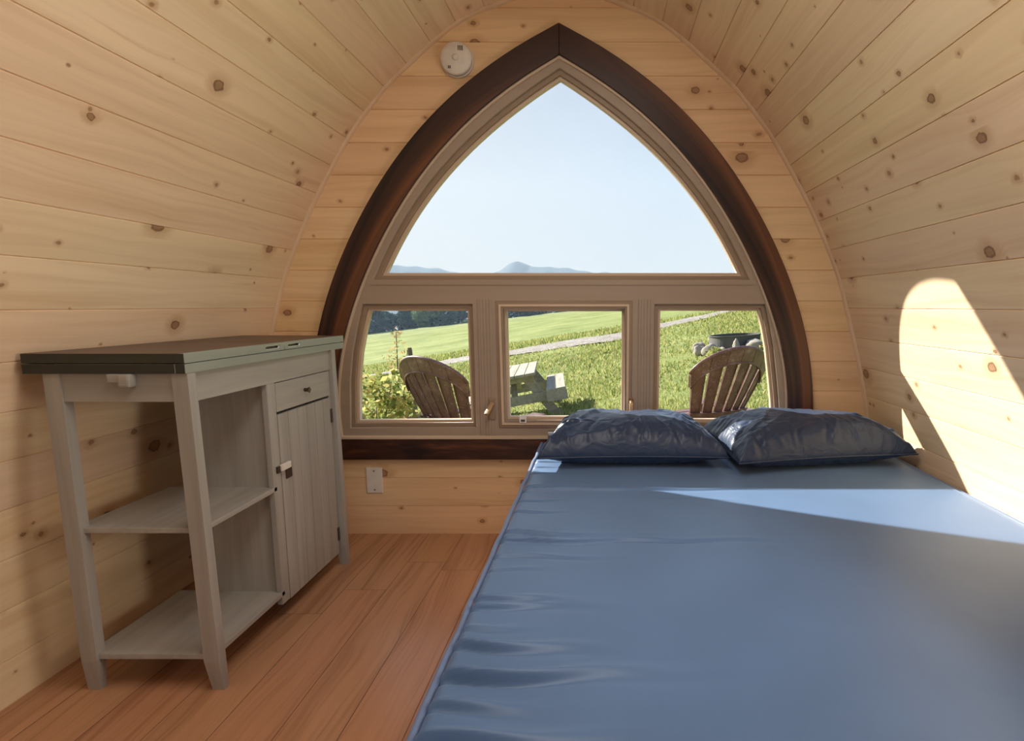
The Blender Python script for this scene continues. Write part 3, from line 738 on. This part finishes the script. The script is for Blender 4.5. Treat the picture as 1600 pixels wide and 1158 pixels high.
cpart(MB().box(-1.185, -1.150, 1.478, 1.502, 0.818, 0.838, 0.002).box(-1.158, -1.130, 1.474, 1.502, 0.806, 0.838, 0.005).build('turn_button', M['grey_x'], cab))

# ------------------------------------------------------------------ bed
BX0, BX1, BY0, BY1, BZ = -0.258, 1.137, 0.60, 2.612, 0.425
bf = empty('bed_platform', ((BX0+BX1)/2, (BY0+BY1)/2, 0)); tag(bf, 'pine bed platform under the slate blue mattress', 'bed')
BI = Matrix.Translation((-(BX0+BX1)/2, -(BY0+BY1)/2, 0))
for nm, a in (('deck', (BX0+0.02, BX1-0.005, BY0+0.02, BY1, 0.25, 0.275)), ('side_rail', (BX0+0.03, BX0+0.05, BY0+0.03, BY1-0.01, 0, 0.25)),
              ('side_rail', (BX1-0.05, BX1-0.03, BY0+0.03, BY1-0.01, 0, 0.25)), ('end_rail', (BX0+0.05, BX1-0.05, BY0+0.03, BY0+0.05, 0, 0.25))):
    box(nm, M['trim_pine'], bf, *a).matrix_parent_inverse = BI
mt = empty('mattress', ((BX0+BX1)/2, (BY0+BY1)/2, 0.275)); tag(mt, 'slate blue fabric covered mattress along the right wall', 'mattress')
MI = Matrix.Translation((-(BX0+BX1)/2, -(BY0+BY1)/2, -0.275))
WR = [  # wrinkles pulled in from the left edge: (y at edge, slope, length, width, height)
    (1.905, 0.02, 0.55, 0.010, 0.0055), (1.955, -0.01, 0.16, 0.009, 0.003), (1.80, 0.03, 0.12, 0.008, 0.002), (1.70, -0.02, 0.12, 0.008, 0.003),
    (1.535, -0.06, 0.18, 0.009, 0.0045), (1.470, 0.03, 0.42, 0.010, 0.0075), (1.375, 0.0, 0.17, 0.009, 0.004), (1.30, 0.03, 0.09, 0.008, 0.002),
    (1.175, -0.10, 0.14, 0.011, 0.0055), (1.135, 0.0, 0.15, 0.011, 0.006), (1.055, -0.03, 0.09, 0.010, 0.003), (0.998, -0.06, 0.17, 0.013, 0.008),
    (0.900, 0.05, 0.24, 0.014, 0.010), (0.83, 0.0, 0.12, 0.013, 0.006), (2.10, 0.01, 0.12, 0.008, 0.002), (2.18, 0.0, 0.10, 0.008, 0.002), (2.26, -0.01, 0.14, 0.01, 0.0025),
    (0.76, 0.03, 0.2, 0.015, 0.008), (0.69, 0.0, 0.15, 0.015, 0.007)]
def bed_h(x, y):
    u = x-BX0; h_ = 0.0
    for (y0, sl, L, w, a) in WR:
        d = y-(y0+sl*u+0.006*math.sin(u*23+y0*9)); ww = 0.52*w*(1+0.9*u/L)
        if abs(d) < 4*ww: h_ += 1.9*a*(math.exp(-(d/ww)**2)-0.75*math.exp(-((d+1.5*ww)/ww)**2))*math.exp(-(u/L)**2*1.1)*(1-math.exp(-u/0.012))
    h_ += 0.0035*math.sin(x*2.3+y*1.7)*math.sin(y*2.1-0.6)
    d1 = y-1.80-0.03*(x-0.2); h_ += 0.0016*math.exp(-(d1/0.012)**2)*math.exp(-((x-0.28)/0.12)**2)
    d1 = y-1.735+0.04*(x-0.2); h_ += 0.0012*math.exp(-(d1/0.012)**2)*math.exp(-((x-0.22)/0.10)**2)
    return h_
xs = np.concatenate([np.linspace(BX0, BX0+0.35, 60), np.linspace(BX0+0.36, BX1, 50)]); ysv = np.linspace(BY0, BY1, 520)
def edge_drop(x, y):
    r = 0.022; d = min(x-BX0, BX1-x, y-BY0, BY1-y); d = max(0, min(d, r)); return -(r-math.sqrt(max(0, r*r-(r-d)**2)))*0.85
V = [(x, y, BZ+bed_h(x, y)+edge_drop(x, y)) for x in xs for y in ysv]; ny = len(ysv); F = []
for i in range(len(xs)-1):
    for j in range(ny-1): a = i*ny+j; F.append((a, a+ny, a+ny+1, a+1))
# sides and underside
nb_ = len(V)
ring = [i*ny for i in range(len(xs))]+[(len(xs)-1)*ny+j for j in range(1, ny)]+[i*ny+ny-1 for i in range(len(xs)-2, -1, -1)]+[j for j in range(ny-2, 0, -1)]
for r_ in ring:
    x, y, z = V[r_]; V.append((x, y, 0.275))
for k in range(len(ring)):
    k2 = (k+1) % len(ring); F.append((ring[k], nb_+k, nb_+k2, ring[k2]))
F.append(tuple(nb_+k for k in range(len(ring)))[::-1])
o = from_pydata('cover', V, F, M['mattress'], mt, True); o.matrix_parent_inverse = MI
pts = [(BX0-0.003+0.0015*math.sin(y*31)*math.sin(y*7.3), y, BZ-0.008+0.001*math.sin(y*23)) for y in np.linspace(BY0, BY1, 90)]
MB().tube(pts, 0.0065, 8).build('piping', M['piping'], mt, True).matrix_parent_inverse = MI
pts = [(BX1-0.004, y, BZ-0.010) for y in np.linspace(BY0, BY1, 40)]
MB().tube(pts, 0.006, 8).build('piping', M['piping'], mt, True).matrix_parent_inverse = MI

# pillows
def pillow(name, label, corners, T, seed, sag=0.0):
    """corners: front-left, front-right, back-right, back-left (x, y) on the mattress"""
    rnd = np.random.RandomState(seed)
    c = [np.array(q, float) for q in corners]; cen = sum(c)/4
    root = empty(name, (cen[0], cen[1], BZ)); tag(root, label, 'pillow', 'pillows at the head of the bed')
    NX, NY = 150, 110
    folds = []
    for k in range(64):                       # creases radiating from the seams and corners
        edge = rnd.randint(0, 5); t = rnd.uniform(0.04, 0.96)
        if edge == 0 or edge == 4: p = (t, 0.0); d = (rnd.normal(0, .35), 1)
        elif edge == 1: p = (t, 1.0); d = (rnd.normal(0, .35), -1)
        elif edge == 2: p = (0.0, t); d = (1, rnd.normal(0, .3))
        else: p = (1.0, t); d = (-1, rnd.normal(0, .3))
        folds.append((p, d, rnd.uniform(0.10, 0.34), rnd.uniform(0.008, 0.019), rnd.uniform(0.003, 0.0085)*rnd.choice([1, 1, -1])))
    for (cx_, cy_) in ((0, 0), (1, 0), (0, 1), (1, 1)):
        for k in range(4):
            an = math.radians(rnd.uniform(12, 78)); d = ((1 if cx_ == 0 else -1)*math.cos(an), (1 if cy_ == 0 else -1)*math.sin(an))
            folds.append(((cx_, cy_), d, rnd.uniform(0.3, 0.5), 0.022, rnd.uniform(0.006, 0.013)))
    def shape(u, v, top):
        # u across, v front to back, pinched towards the corners
        pu = u+0.055*math.sin(math.pi*v)*0; 
        su = (u-0.5)*2; sv = (v-0.5)*2
        inx = 1-0.055*(1-sv*sv)*0+0.0; 
        bx = su*(1-0.05*(math.cos(sv*math.pi/2))**1.0*abs(su)**2); by = sv*(1-0.09*(math.cos(su*math.pi/2))**1.0*abs(sv)**2)
        uu, vv = (bx+1)/2, (by+1)/2
        P_ = c[0]*(1-uu)*(1-vv)+c[1]*uu*(1-vv)+c[2]*uu*vv+c[3]*(1-uu)*vv
        base = max(0, (1-abs(su)**3.2))**0.55*max(0, (1-abs(sv)**3.0))**0.5
        w_ = 0.0
        for (p, d, L, wd, a) in folds:
            dx_, dy_ = u-p[0], (v-p[1])*0.75; dl = math.hypot(*d); ex, ey = d[0]/dl, d[1]/dl
            al_ = dx_*ex+dy_*ey; pe = -dx_*ey+dy_*ex
            pe += 0.012*math.sin(al_*22+p[0]*9)
            if al_ > -0.02 and al_ < L*2: w_ += a*math.exp(-(pe/wd)**2)*math.exp(-(al_/L)**2)
        edge_ = min(1, min(u, v, 1-u, 1-v)/0.06)
        if top: z = T*0.74*base+w_*edge_+0.006*math.sin(u*9+seed)*math.sin(v*7)*base
        else: z = -T*0.26*min(1, base*1.15)+0.4*w_*edge_
        return P_[0]-cen[0], P_[1]-cen[1], z
    z0 = T*0.26+0.004
    V = []; F = []
    for top in (True, False):
        for i in range(NX+1):
            for j in range(NY+1):
                x, y, z = shape(i/NX, j/NY, top); lift = sag*math.cos((i/NX-0.5)*math.pi)*0
                V.append((x, y, max(z0+z+lift, 0.003)))
    off = (NX+1)*(NY+1)
    for i in range(NX):
        for j in range(NY):
            a = i*(NY+1)+j; b = a+NY+1; F.append((a, b, b+1, a+1)); F.append((off+a, off+a+1, off+b+1, off+b))
    o = from_pydata('pillowcase', V, F, M['pillow'], root, True)
    bm = bmesh.new(); bm.from_mesh(o.data); bmesh.ops.remove_doubles(bm, verts=bm.verts, dist=1e-4); bm.to_mesh(o.data); bm.free()
    for p in o.data.polygons: p.use_smooth = True
    # seam along the front edge
    pts = []
    for k in range(41):
        x, y, z = shape(k/40, 0.0, True); pts.append((x, y-0.001, z0+z))
    MB().tube(pts, 0.0035, 6).build('seam', M['pillow'], root, True)
    return root
pillow('pillow', 'dark navy nylon pillow, left of the two on the mattress', [(-0.232, 2.125), (0.445, 2.135), (0.395, 2.60), (-0.200, 2.60)], 0.165, 3)
pillow('pillow', 'dark navy nylon pillow beside the right wall, its corner pointing at the pine boards', [(0.458, 2.045), (1.130, 2.185), (1.050, 2.60), (0.405, 2.595)], 0.170, 8)

# ------------------------------------------------------------------ outdoors
GZ = [(3, -.31), (5, -.31), (10, -.55), (20, -.07), (45, .35), (90, .8), (140, -2), (400, -14)]
SZ = [(3, .03), (5, .04), (10, .18), (20, .16), (90, .11), (400, 0.05)]
def terr(x, y): return interp(y, GZ)+max(-60, min(x, 60))*interp(y, SZ)
nx_, ny_ = 150, 170
gx = np.sign(np.linspace(-1, 1, nx_))*np.abs(np.linspace(-1, 1, nx_))**2.2*160
gy = -8+408*np.linspace(0, 1, ny_)**2.2
V = []
for x in gx:
    for y in gy:
        n_ = 0.03*math.sin(x*1.3+y*0.7)*math.sin(y*0.9-x*0.4)+0.02*math.sin(x*3.1)*math.sin(y*2.7) if y > 3 else 0
        V.append((x, y, terr(x, y)+n_*min(1, max(0, (y-3)/3))))
F = [(i*ny_+j, (i+1)*ny_+j, (i+1)*ny_+j+1, i*ny_+j+1) for i in range(nx_-1) for j in range(ny_-1)]
g = from_pydata('ground', V, F, M['ground'], None, True); tag(g, kind='structure')

# gravel track
edge_a = [(-9.5, 20.9), (-7.33, 20.77), (-6.25, 21.1), (-5.47, 22.1), (-4.73, 22.2), (-3.22, 21.6), (-2.3, 21.9), (-1.38, 22.1), (0.62, 21.7), (2.12, 23.3), (3.42, 24.3), (5.13, 25.46), (9.5, 28.0)]
edge_b = [(-9.3, 20.0), (-7.04, 19.9), (-5.77, 19.6), (-4.9, 19.9), (-4.26, 19.9), (-2.93, 19.5), (-2.03, 19.3), (-1.21, 19.3), (0.54, 18.9), (1.89, 20.7), (3.03, 21.5), (4.69, 23.2), (9.5, 25.8)]
V = []; F = []
K = 8; S_ = 8; rows = []
for a in range(len(edge_a)-1):
    for s_ in range(S_):
        t = s_/S_; A = [edge_a[a][i]*(1-t)+edge_a[a+1][i]*t for i in (0, 1)]; B = [edge_b[a][i]*(1-t)+edge_b[a+1][i]*t for i in (0, 1)]
        A[1] += random.uniform(-.12, .12); B[1] += random.uniform(-.12, .12); rows.append((A, B))
for A, B in rows:
    for k in range(K+1):
        t = k/K; x = A[0]*(1-t)+B[0]*t; y = A[1]*(1-t)+B[1]*t
        V.append((x, y, terr(x, y)+0.03))
for r_ in range(len(rows)-1):
    for k in range(K): a = r_*(K+1)+k; F.append((a, a+1, a+K+2, a+K+1))
tag(from_pydata('gravel_track', V, F, M['gravel'], None, True), 'pale gravel track crossing the sloping meadow', 'gravel track', kind='stuff')

def on_track(x, y):
    ya_ = interp(x, edge_a); yb_ = interp(x, edge_b); return yb_-0.1 < y < ya_+0.1
# grass blades
def grass():
    rs = np.random.RandomState(4); V = []; F = []
    N = 90000
    for _ in range(N):
        y = 3.6+ (26-3.6)*rs.rand()**1.6
        x = rs.uniform(-0.46, 0.36)*y*1.02
        if on_track(x, y): continue
        z = terr(x, y)-0.01; sc = 0.6+0.6*rs.rand(); clump = 0.6+0.8*(0.5+0.5*math.sin(x*2.3+1.3*math.sin(y*1.9)))*(0.5+0.5*math.sin(y*3.1+x))
        h_ = 0.055*sc*(0.7+clump*0.6)*(1+0.02*y); w_ = (0.006+0.0011*y)*sc
        if 22 < y < 25 : h_ *= 1.6
        an = rs.rand()*math.pi; dx_, dy_ = math.cos(an)*w_, math.sin(an)*w_; lx, ly = rs.normal(0, .45)*h_, rs.normal(0, .45)*h_
        i = len(V); V += [(x-dx_, y-dy_, z), (x+dx_, y+dy_, z), (x+lx, y+ly, z+h_)]; F.append((i, i+1, i+2))
    tag(from_pydata('grass', V, F, M['blade']), 'sunlit green meadow grass outside the lower window panes', 'grass', kind='stuff')
grass()

# leafy plants
def leaves_mesh(name, centers, radii, n, size, rs, flat=0.7):
    V = []; F = []
    for _ in range(n):
        k = rs.randint(len(centers)); d = rs.normal(size=3); d /= np.linalg.norm(d); r = radii[k]*(0.55+0.45*rs.rand()**0.5)
        p = np.array(centers[k])+d*r*np.array([1, 1, 0.9])
        a = rs.normal(size=3); a /= np.linalg.norm(a); a[2] *= flat; b = np.cross(a, rs.normal(size=3)); b /= np.linalg.norm(b)
        s_ = size*(0.6+0.8*rs.rand()); i = len(V)
        V += [tuple(p-a*s_), tuple(p+b*s_*0.45), tuple(p+a*s_), tuple(p-b*s_*0.45)]; F.append((i, i+1, i+2, i+3))
    me = bpy.data.meshes.new(name); me.from_pydata(V, [], F); return me
rs = np.random.RandomState(12)
def bush(name, label, cat, x, y, blobs, n, size, mat, stems, group=None):
    z = terr(x, y)-0.03; root = empty(name, (x, y, z)); tag(root, label, cat, group)
    link_mesh('foliage', leaves_mesh('foliage', [b[:3] for b in blobs], [b[3] for b in blobs], n, size, rs), mat, root)
    for st in stems: MB().tube([(0, 0, 0), (st[0]*0.4, st[1]*0.4, st[2]*0.55), st], [0.010, 0.008, 0.003], 6).build('stem', M['bark'], root, True)
    return root
bush('shrub', 'bushy yellow green shrub in the lower left window pane beside the chair', 'shrub', -1.84, 5.0,
     [(0, 0, .55, .30), (-.25, .1, .65, .30), (-.15, -.1, .30, .32), (.22, 0, .42, .24), (.10, .1, .72, .20), (-.4, .1, .35, .35), (.30, .05, .2, .28), (-.42, 0, .8, .2)], 2600, 0.036, M['shrub'],
     [(0, 0, .6), (-.25, .1, .7), (.2, 0, .5), (.1, .1, .8), (-.42, 0, .9)])
bush('sapling', 'thin reddish leafed sapling rising behind the shrub in the left pane', 'sapling', -1.95, 5.9,
     [(0, 0, .95, .09), (.03, 0, 1.12, .08), (.0, 0, 1.26, .05), (-.08, 0, 1.05, .06), (.10, 0, 1.0, .06)], 130, 0.022, M['sapling'], [(0, 0, 1.3), (.1, 0, 1.1)])
# stake behind the left chair
pz = terr(-2.15, 7.1)
po = MB().tube([(-2.15, 7.1, pz-0.05), (-2.20, 7.1, 0.49), (-2.202, 7.1, 0.53)], [0.030, 0.028, 0.022], 10).build('wooden_stake', M['post']); tag(po, 'leaning wooden stake standing behind the left adirondack chair', 'stake')

# Adirondack chairs, seen from behind; local frame: the sitter looks along +y
def adirondack(label, x, y, rz, z):
    r = empty('adirondack_chair', (x, y, z), rz); tag(r, label, 'chair', 'adirondack chairs outside the window')
    th = 0.022; REC = math.radians(27)
    by, bz = -0.22, 0.27                                   # foot of the backrest
    def bp(u, t):
        """u in -1..1 across the fan, t along the slats; the back is dished and bends a little"""
        w_ = 0.205+0.165*min(1, t/0.62)**0.9
        xx = u*w_; dish = 0.085*u*u*(0.55+0.6*t)
        yy = by-t*math.sin(REC)+dish+0.05*t*t; zz = bz+t*math.cos(REC)
        return Vector((xx, yy, zz))
    def top(u): return 0.52+0.285*math.sqrt(max(0, 1-(u*0.96)**2))
    n = 6
    def patch(name, u0, u1, t0f, t1f, th_, yoff=0.0, nu=4, nt=12, parent=r):
        V = []; F = []
        for sdn in (0, 1):
            for i in range(nu+1):
                for j in range(nt+1):
                    u = u0+(u1-u0)*i/nu; t = t0f(u)+(t1f(u)-t0f(u))*j/nt
                    p = bp(u, t); p.y += yoff+(th_ if sdn else 0); V.append(p)
        q = (nu+1)*(nt+1)
        for i in range(nu):
            for j in range(nt):
                a = i*(nt+1)+j; b = a+nt+1; F.append((a, a+1, b+1, b)); F.append((q+a, q+b, q+b+1, q+a+1))
        for j in range(nt): a = j; F.append((a, q+a, q+a+1, a+1)); a = nu*(nt+1)+j; F.append((a, a+1, q+a+1, q+a))
        for i in range(nu): a = i*(nt+1); b = a+nt+1; F.append((a, b, q+b, q+a)); a += nt; b += nt; F.append((a, q+a, q+b, b))
        o = from_pydata(name, [tuple(v) for v in V], F, M['chair'], parent, True)
        bm = bmesh.new(); bm.from_mesh(o.data); bmesh.ops.recalc_face_normals(bm, faces=bm.faces); bm.to_mesh(o.data); bm.free()
        md = o.modifiers.new('edge', 'EDGE_SPLIT'); md.split_angle = math.radians(50)
        return o
    for k in range(n):
        u0 = -1+2*k/n; u1 = -1+2*(k+1)/n; g_ = 0.044
        patch('back_slat', u0+g_, u1-g_, lambda u: 0.0, lambda u: top(u)-0.02, 0.014)
        # raised rib along each slat's edges
        for uu in (u0+g_, u1-g_):
            pts = [bp(uu, t)+Vector((0, -0.004, 0)) for t in np.linspace(0.02, top(uu)-0.10, 14)]
            MB().tube(pts, 0.005, 6).build('slat_rib', M['chair'], r, True)
    for k in range(n):                                     # moulded head band in six pieces
        u0 = -1+2*k/n; u1 = -1+2*(k+1)/n
        patch('head_band', u0+0.006, u1-0.006, lambda u: top(u)-0.125, lambda u: top(u), 0.030, -0.012, 4, 4)
    m_ = MB(); pts = [bp(u, top(u))+Vector((0, 0.0, 0)) for u in np.linspace(-1, 1, 30)]
    m_.tube(pts, 0.014, 8).build('top_rim', M['chair'], r, True)
    MB().tube([bp(u, top(u)-0.125)+Vector((0, -0.012, 0)) for u in np.linspace(-1, 1, 30)], 0.008, 6).build('band_rib', M['chair'], r, True)
    patch('lower_rail', -1.03, 1.03, lambda u: 0.17, lambda u: 0.25, 0.03, -0.035, 10, 2)
    for k in range(6):
        yy = -0.20+k*0.105; zz = 0.265+0.115*(k/5)-(0.02 if k == 5 else 0)
        MB().box(-0.27, 0.27, yy, yy+0.09, zz, zz+th, 0.004).build('seat_slat', M['chair'], r)
    for sx in (-1, 1):
        MB().hexa([(sx*0.30, -0.52, 0.0), (sx*0.275, -0.52, 0), (sx*0.275, -0.44, 0), (sx*0.30, -0.44, 0)],
                  [(sx*0.30, 0.36, 0.26), (sx*0.275, 0.36, 0.26), (sx*0.275, 0.42, 0.36), (sx*0.30, 0.42, 0.36)]).build('rear_leg', M['chair'], r)
        MB().box(sx*0.305, sx*0.330, 0.30, 0.40, 0.0, 0.44, 0.004).build('front_leg', M['chair'], r)
        MB().box(sx*0.29, sx*0.42, -0.34, 0.44, 0.44, 0.462, 0.008).build('armrest', M['chair'], r)
        MB().box(sx*0.300, sx*0.322, -0.33, -0.27, 0.10, 0.44, 0.004).build('arm_post', M['chair'], r)
    return r
adirondack('brown plastic adirondack chair seen through the left lower pane', -1.07, 5.05, math.radians(-34), terr(-1.1, 5.0)-0.01)
adirondack('brown plastic adirondack chair in front of the fire pit, seen through the right pane', 0.74, 4.95, math.radians(30), terr(0.9, 5.0)-0.01)

# picnic table, long axis away from the pod
pt = empty('picnic_table', (-1.30, 9.85, terr(-1.3, 9.85)+0.03)); pt.rotation_euler = (0, math.radians(-10), math.radians(4.7)); tag(pt, 'weathered wooden picnic table with benches standing on the grass slope', 'picnic table')
for k in range(5): MB().box(-0.37+k*0.15, -0.37+k*0.15+0.14, -0.95, 0.95, 0.70, 0.74, 0.004).build('table_board', M['picnic'], pt)
for sx in (-1, 1):
    for k in range(2): MB().box(sx*0.635+(k-1)*0.145, sx*0.635+(k-1)*0.145+0.138, -0.95, 0.95, 0.42, 0.46, 0.004).build('bench_board', M['picnic'], pt)
for yy in (-0.72, 0.72):
    for sx in (-1, 1): MB().beam((sx*0.20, yy, 0.70), (sx*0.62, yy, -0.02), 0.14, 0.04, up=(0, 1, 0)).build('leg', M['picnic'], pt)
    MB().box(-0.74, 0.74, yy-0.065, yy-0.025, 0.28, 0.42).build('bench_beam', M['picnic'], pt)
    MB().box(-0.34, 0.34, yy-0.065, yy-0.025, 0.61, 0.70).build('top_beam', M['picnic'], pt)
for sx in (-1, 1): MB().beam((0, sx*0.1, 0.68), (0, sx*0.70, 0.34), 0.09, 0.04).build('brace', M['picnic'], pt)
# end apron of the bench that faces the pod
MB().box(0.48, 0.785, -0.955, -0.92, 0.28, 0.42, 0.003).build('bench_skirt', M['picnic'], pt)

# fire pit and its ring of stones
fx, fy = 2.78, 13.2; fz = terr(fx, fy)
fp = empty('fire_ring', (fx, fy, fz)); tag(fp, 'dark round steel fire ring behind the right adirondack chair', 'fire pit')
ft = math.atan(0.17)
def ringmesh(name, r0, r1, z0, z1, parent):
    V = []; F = []; n = 48
    for k in range(n):
        a = 2*math.pi*k/n; c_, s_ = math.cos(a), math.sin(a)
        for (r_, z_) in ((r0, z0), (r1, z0), (r1, z1), (r0, z1)): V.append((r_*c_, r_*s_, z_+0.06*r_*c_))
    for k in range(n):
        for q in range(4): a = k*4+q; b = k*4+(q+1) % 4; a2 = ((k+1) % n)*4+q; b2 = ((k+1) % n)*4+(q+1) % 4; F.append((a, b, b2, a2))
    o = from_pydata(name, V, F, M['rust'], parent, False); bm = bmesh.new(); bm.from_mesh(o.data); bmesh.ops.recalc_face_normals(bm, faces=bm.faces); bm.to_mesh(o.data); bm.free()
ringmesh('ring_wall', 0.51, 0.53, -0.1, 0.30, fp); ringmesh('ring_flange', 0.51, 0.55, 0.30, 0.315, fp)
SL = ['large pale fieldstone at the left foot of the fire ring', 'knobbly pale stone left of centre before the fire ring', 'rounded stone standing up before the fire ring centre', 'long flat pale stone to the right before the fire ring',
      'small stone tucked at the far left of the fire ring', 'stone behind the left side of the fire ring', 'stone at the right end of the fire ring', 'small stone low between the two front fieldstones']
for k, (dx_, dy_, sx_, sz_) in enumerate([(-.60, -.42, .16, .15), (-.38, -.62, .13, .10), (-0.10, -.66, .08, .17), (.36, -.62, .26, .12), (-.74, -.10, .12, .13), (-.68, .42, .13, .14), (.76, -.05, .14, .17), (-.18, -.78, .09, .08)]):
    bm = bmesh.new(); bmesh.ops.create_icosphere(bm, subdivisions=3, radius=1)
    for v in bm.verts:
        n_ = 1+0.16*math.sin(v.co.x*3.1+k)+0.13*math.sin(v.co.y*4.3+2*k)*math.cos(v.co.z*3.7+k)+0.05*math.sin(v.co.x*9+v.co.z*7+k)
        v.co = Vector((v.co.x*sx_*n_, v.co.y*sx_*0.85*n_, v.co.z*sz_*n_))
    me = bpy.data.meshes.new('stone'); bm.to_mesh(me); bm.free()
    o = link_mesh('stone', me, M['stone'], None, True); o.location = (fx+dx_, fy+dy_, terr(fx+dx_, fy+dy_)+sz_*0.72)
    tag(o, SL[k], 'stone', 'stones round the fire ring')
bush('grass_tuft', 'long dark grass clump by the left fieldstone of the fire ring', 'plant', fx-.55, fy-.75, [(0, 0, .12, .16), (.12, 0, .08, .14)], 260, 0.05, M['blade'], [(0, 0, .2)])
bush('grass_tuft', 'long dark grass clump below the long flat stone of the fire ring', 'plant', fx+.50, fy-.85, [(0, 0, .12, .18), (.2, 0, .10, .16)], 320, 0.05, M['blade'], [(0, 0, .2)])
# two thin pegs on the meadow's crest
for k, (px_, lb) in enumerate(((-1.45, 'thin dark fence peg on the meadow crest, left one'), (-1.13, 'thin dark fence peg on the meadow crest, right one'))):
    y_ = 70.0; z_ = terr(px_, y_); o = MB().tube([(px_, y_, z_-.1), (px_, y_, z_+1.1)], 0.06, 8).build('fence_peg', M['post']); tag(o, lb, 'peg', 'fence pegs on the crest')

# far tree line
def tree_meshes(seed, mat):
    rs_ = np.random.RandomState(seed); cs = []; rr = []
    for k in range(16):
        t = k/15; a = rs_.rand()*6.28; rad = 1.6*math.sin(math.pi*(0.25+0.7*t)); cs.append((rad*math.cos(a), rad*math.sin(a), 0.5+6.3*t)); rr.append(1.5-0.7*t)
    fo = leaves_mesh('crown', cs, rr, 2600, 0.42, rs_); fo.materials.append(mat)
    return fo
protos = [tree_meshes(1, M['tree']), tree_meshes(2, M['tree']), tree_meshes(3, M['tree2'])]
trunk_me = None
TL = []
rt = random.Random(3)
place = ['at the far left edge of the tree line', 'second from the left edge of the tree line', 'third from the left edge of the tree line', 'fourth from the left edge of the tree line', 'fifth from the left edge of the tree line', 'sixth from the left edge of the tree line',
         'mid left in the tree line above the chair', 'in the tree line just right of the chair top', 'in the tree line near the left pane corner', 'in the tree line behind the window joint', 'in the tree line at the left edge of the middle pane', 'near the right end of the tree line', 'second from the right end of the tree line', 'last at the right end of the tree line']
proto_trunk = None
for k in range(14):
    x = -38+k*2.65+rt.uniform(-.3, .3); y = 92+rt.uniform(-2, 4); kind = 2 if k in (5, 8) else k % 2
    root = empty('tree', (x, y, terr(x, y)-0.2), rt.uniform(0, 6)); sc = rt.uniform(0.85, 1.12)*(0.85 if k < 10 else 0.6 if k < 12 else 0.4); root.scale = (sc*1.15, sc*1.15, sc*0.95)
    tag(root, ('light green tree ' if kind == 2 else 'dark hazy tree ')+place[k], 'tree', 'trees along the far edge of the meadow')
    link_mesh('crown', protos[kind], None, root)
    if proto_trunk is None:
        proto_trunk = MB().tube([(0, 0, 0), (0.1, 0, 2.5), (0, 0.1, 5.5)], [0.22, 0.17, 0.06], 8).build('trunk', M['bark'], root, True)
    else:
        t_ = proto_trunk.copy(); C.objects.link(t_); t_.parent = root

# morning haze: a low bank in front of the tree line and the thick air towards the hills
def haze(name, x0, x1, y0, y1, z0, z1, dens_):
    s_ = NT(name); v = s_.n('ShaderNodeVolumeScatter'); v.inputs['Density'].default_value = dens_; v.inputs['Color'].default_value = (0.60, 0.77, 1.0, 1)
    s_.l(v.outputs[0], s_.out.inputs['Volume'])
    o = MB().box(x0, x1, y0, y1, z0, z1).build(name, s_.m); tag(o, kind='stuff'); return o
tag(haze('haze_bank', -70, 70, 60, 83, -12, 2.3, 0.0035), 'thin bluish haze lying before the far tree line', 'haze')
tag(haze('haze', -2600, 2600, 500, 2250, -70, 420, 0.00035), 'pale bluish haze in front of the distant hills', 'haze')
# hills on the horizon
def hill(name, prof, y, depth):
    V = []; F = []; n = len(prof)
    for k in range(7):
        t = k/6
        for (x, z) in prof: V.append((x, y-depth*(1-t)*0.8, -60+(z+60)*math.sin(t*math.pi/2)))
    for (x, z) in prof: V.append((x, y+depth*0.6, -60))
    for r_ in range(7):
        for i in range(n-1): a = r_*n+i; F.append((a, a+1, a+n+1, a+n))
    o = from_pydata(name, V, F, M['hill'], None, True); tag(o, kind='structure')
YH = 2600.0
def hp(px, py, Y_=YH): return ((px-942)/F_PX*Y_*1.0, 1+(478-py)/F_PX*Y_)
def dens(pts, Y_):
    P_ = [hp(a, b, Y_) for a, b in pts]; X_ = [p[0] for p in P_]
    out = []
    for x in np.linspace(X_[0], X_[-1], 160): out.append((x, smooth_interp(x, P_)+3*math.sin(x*0.031)+2*math.sin(x*0.083+1)))
    return out
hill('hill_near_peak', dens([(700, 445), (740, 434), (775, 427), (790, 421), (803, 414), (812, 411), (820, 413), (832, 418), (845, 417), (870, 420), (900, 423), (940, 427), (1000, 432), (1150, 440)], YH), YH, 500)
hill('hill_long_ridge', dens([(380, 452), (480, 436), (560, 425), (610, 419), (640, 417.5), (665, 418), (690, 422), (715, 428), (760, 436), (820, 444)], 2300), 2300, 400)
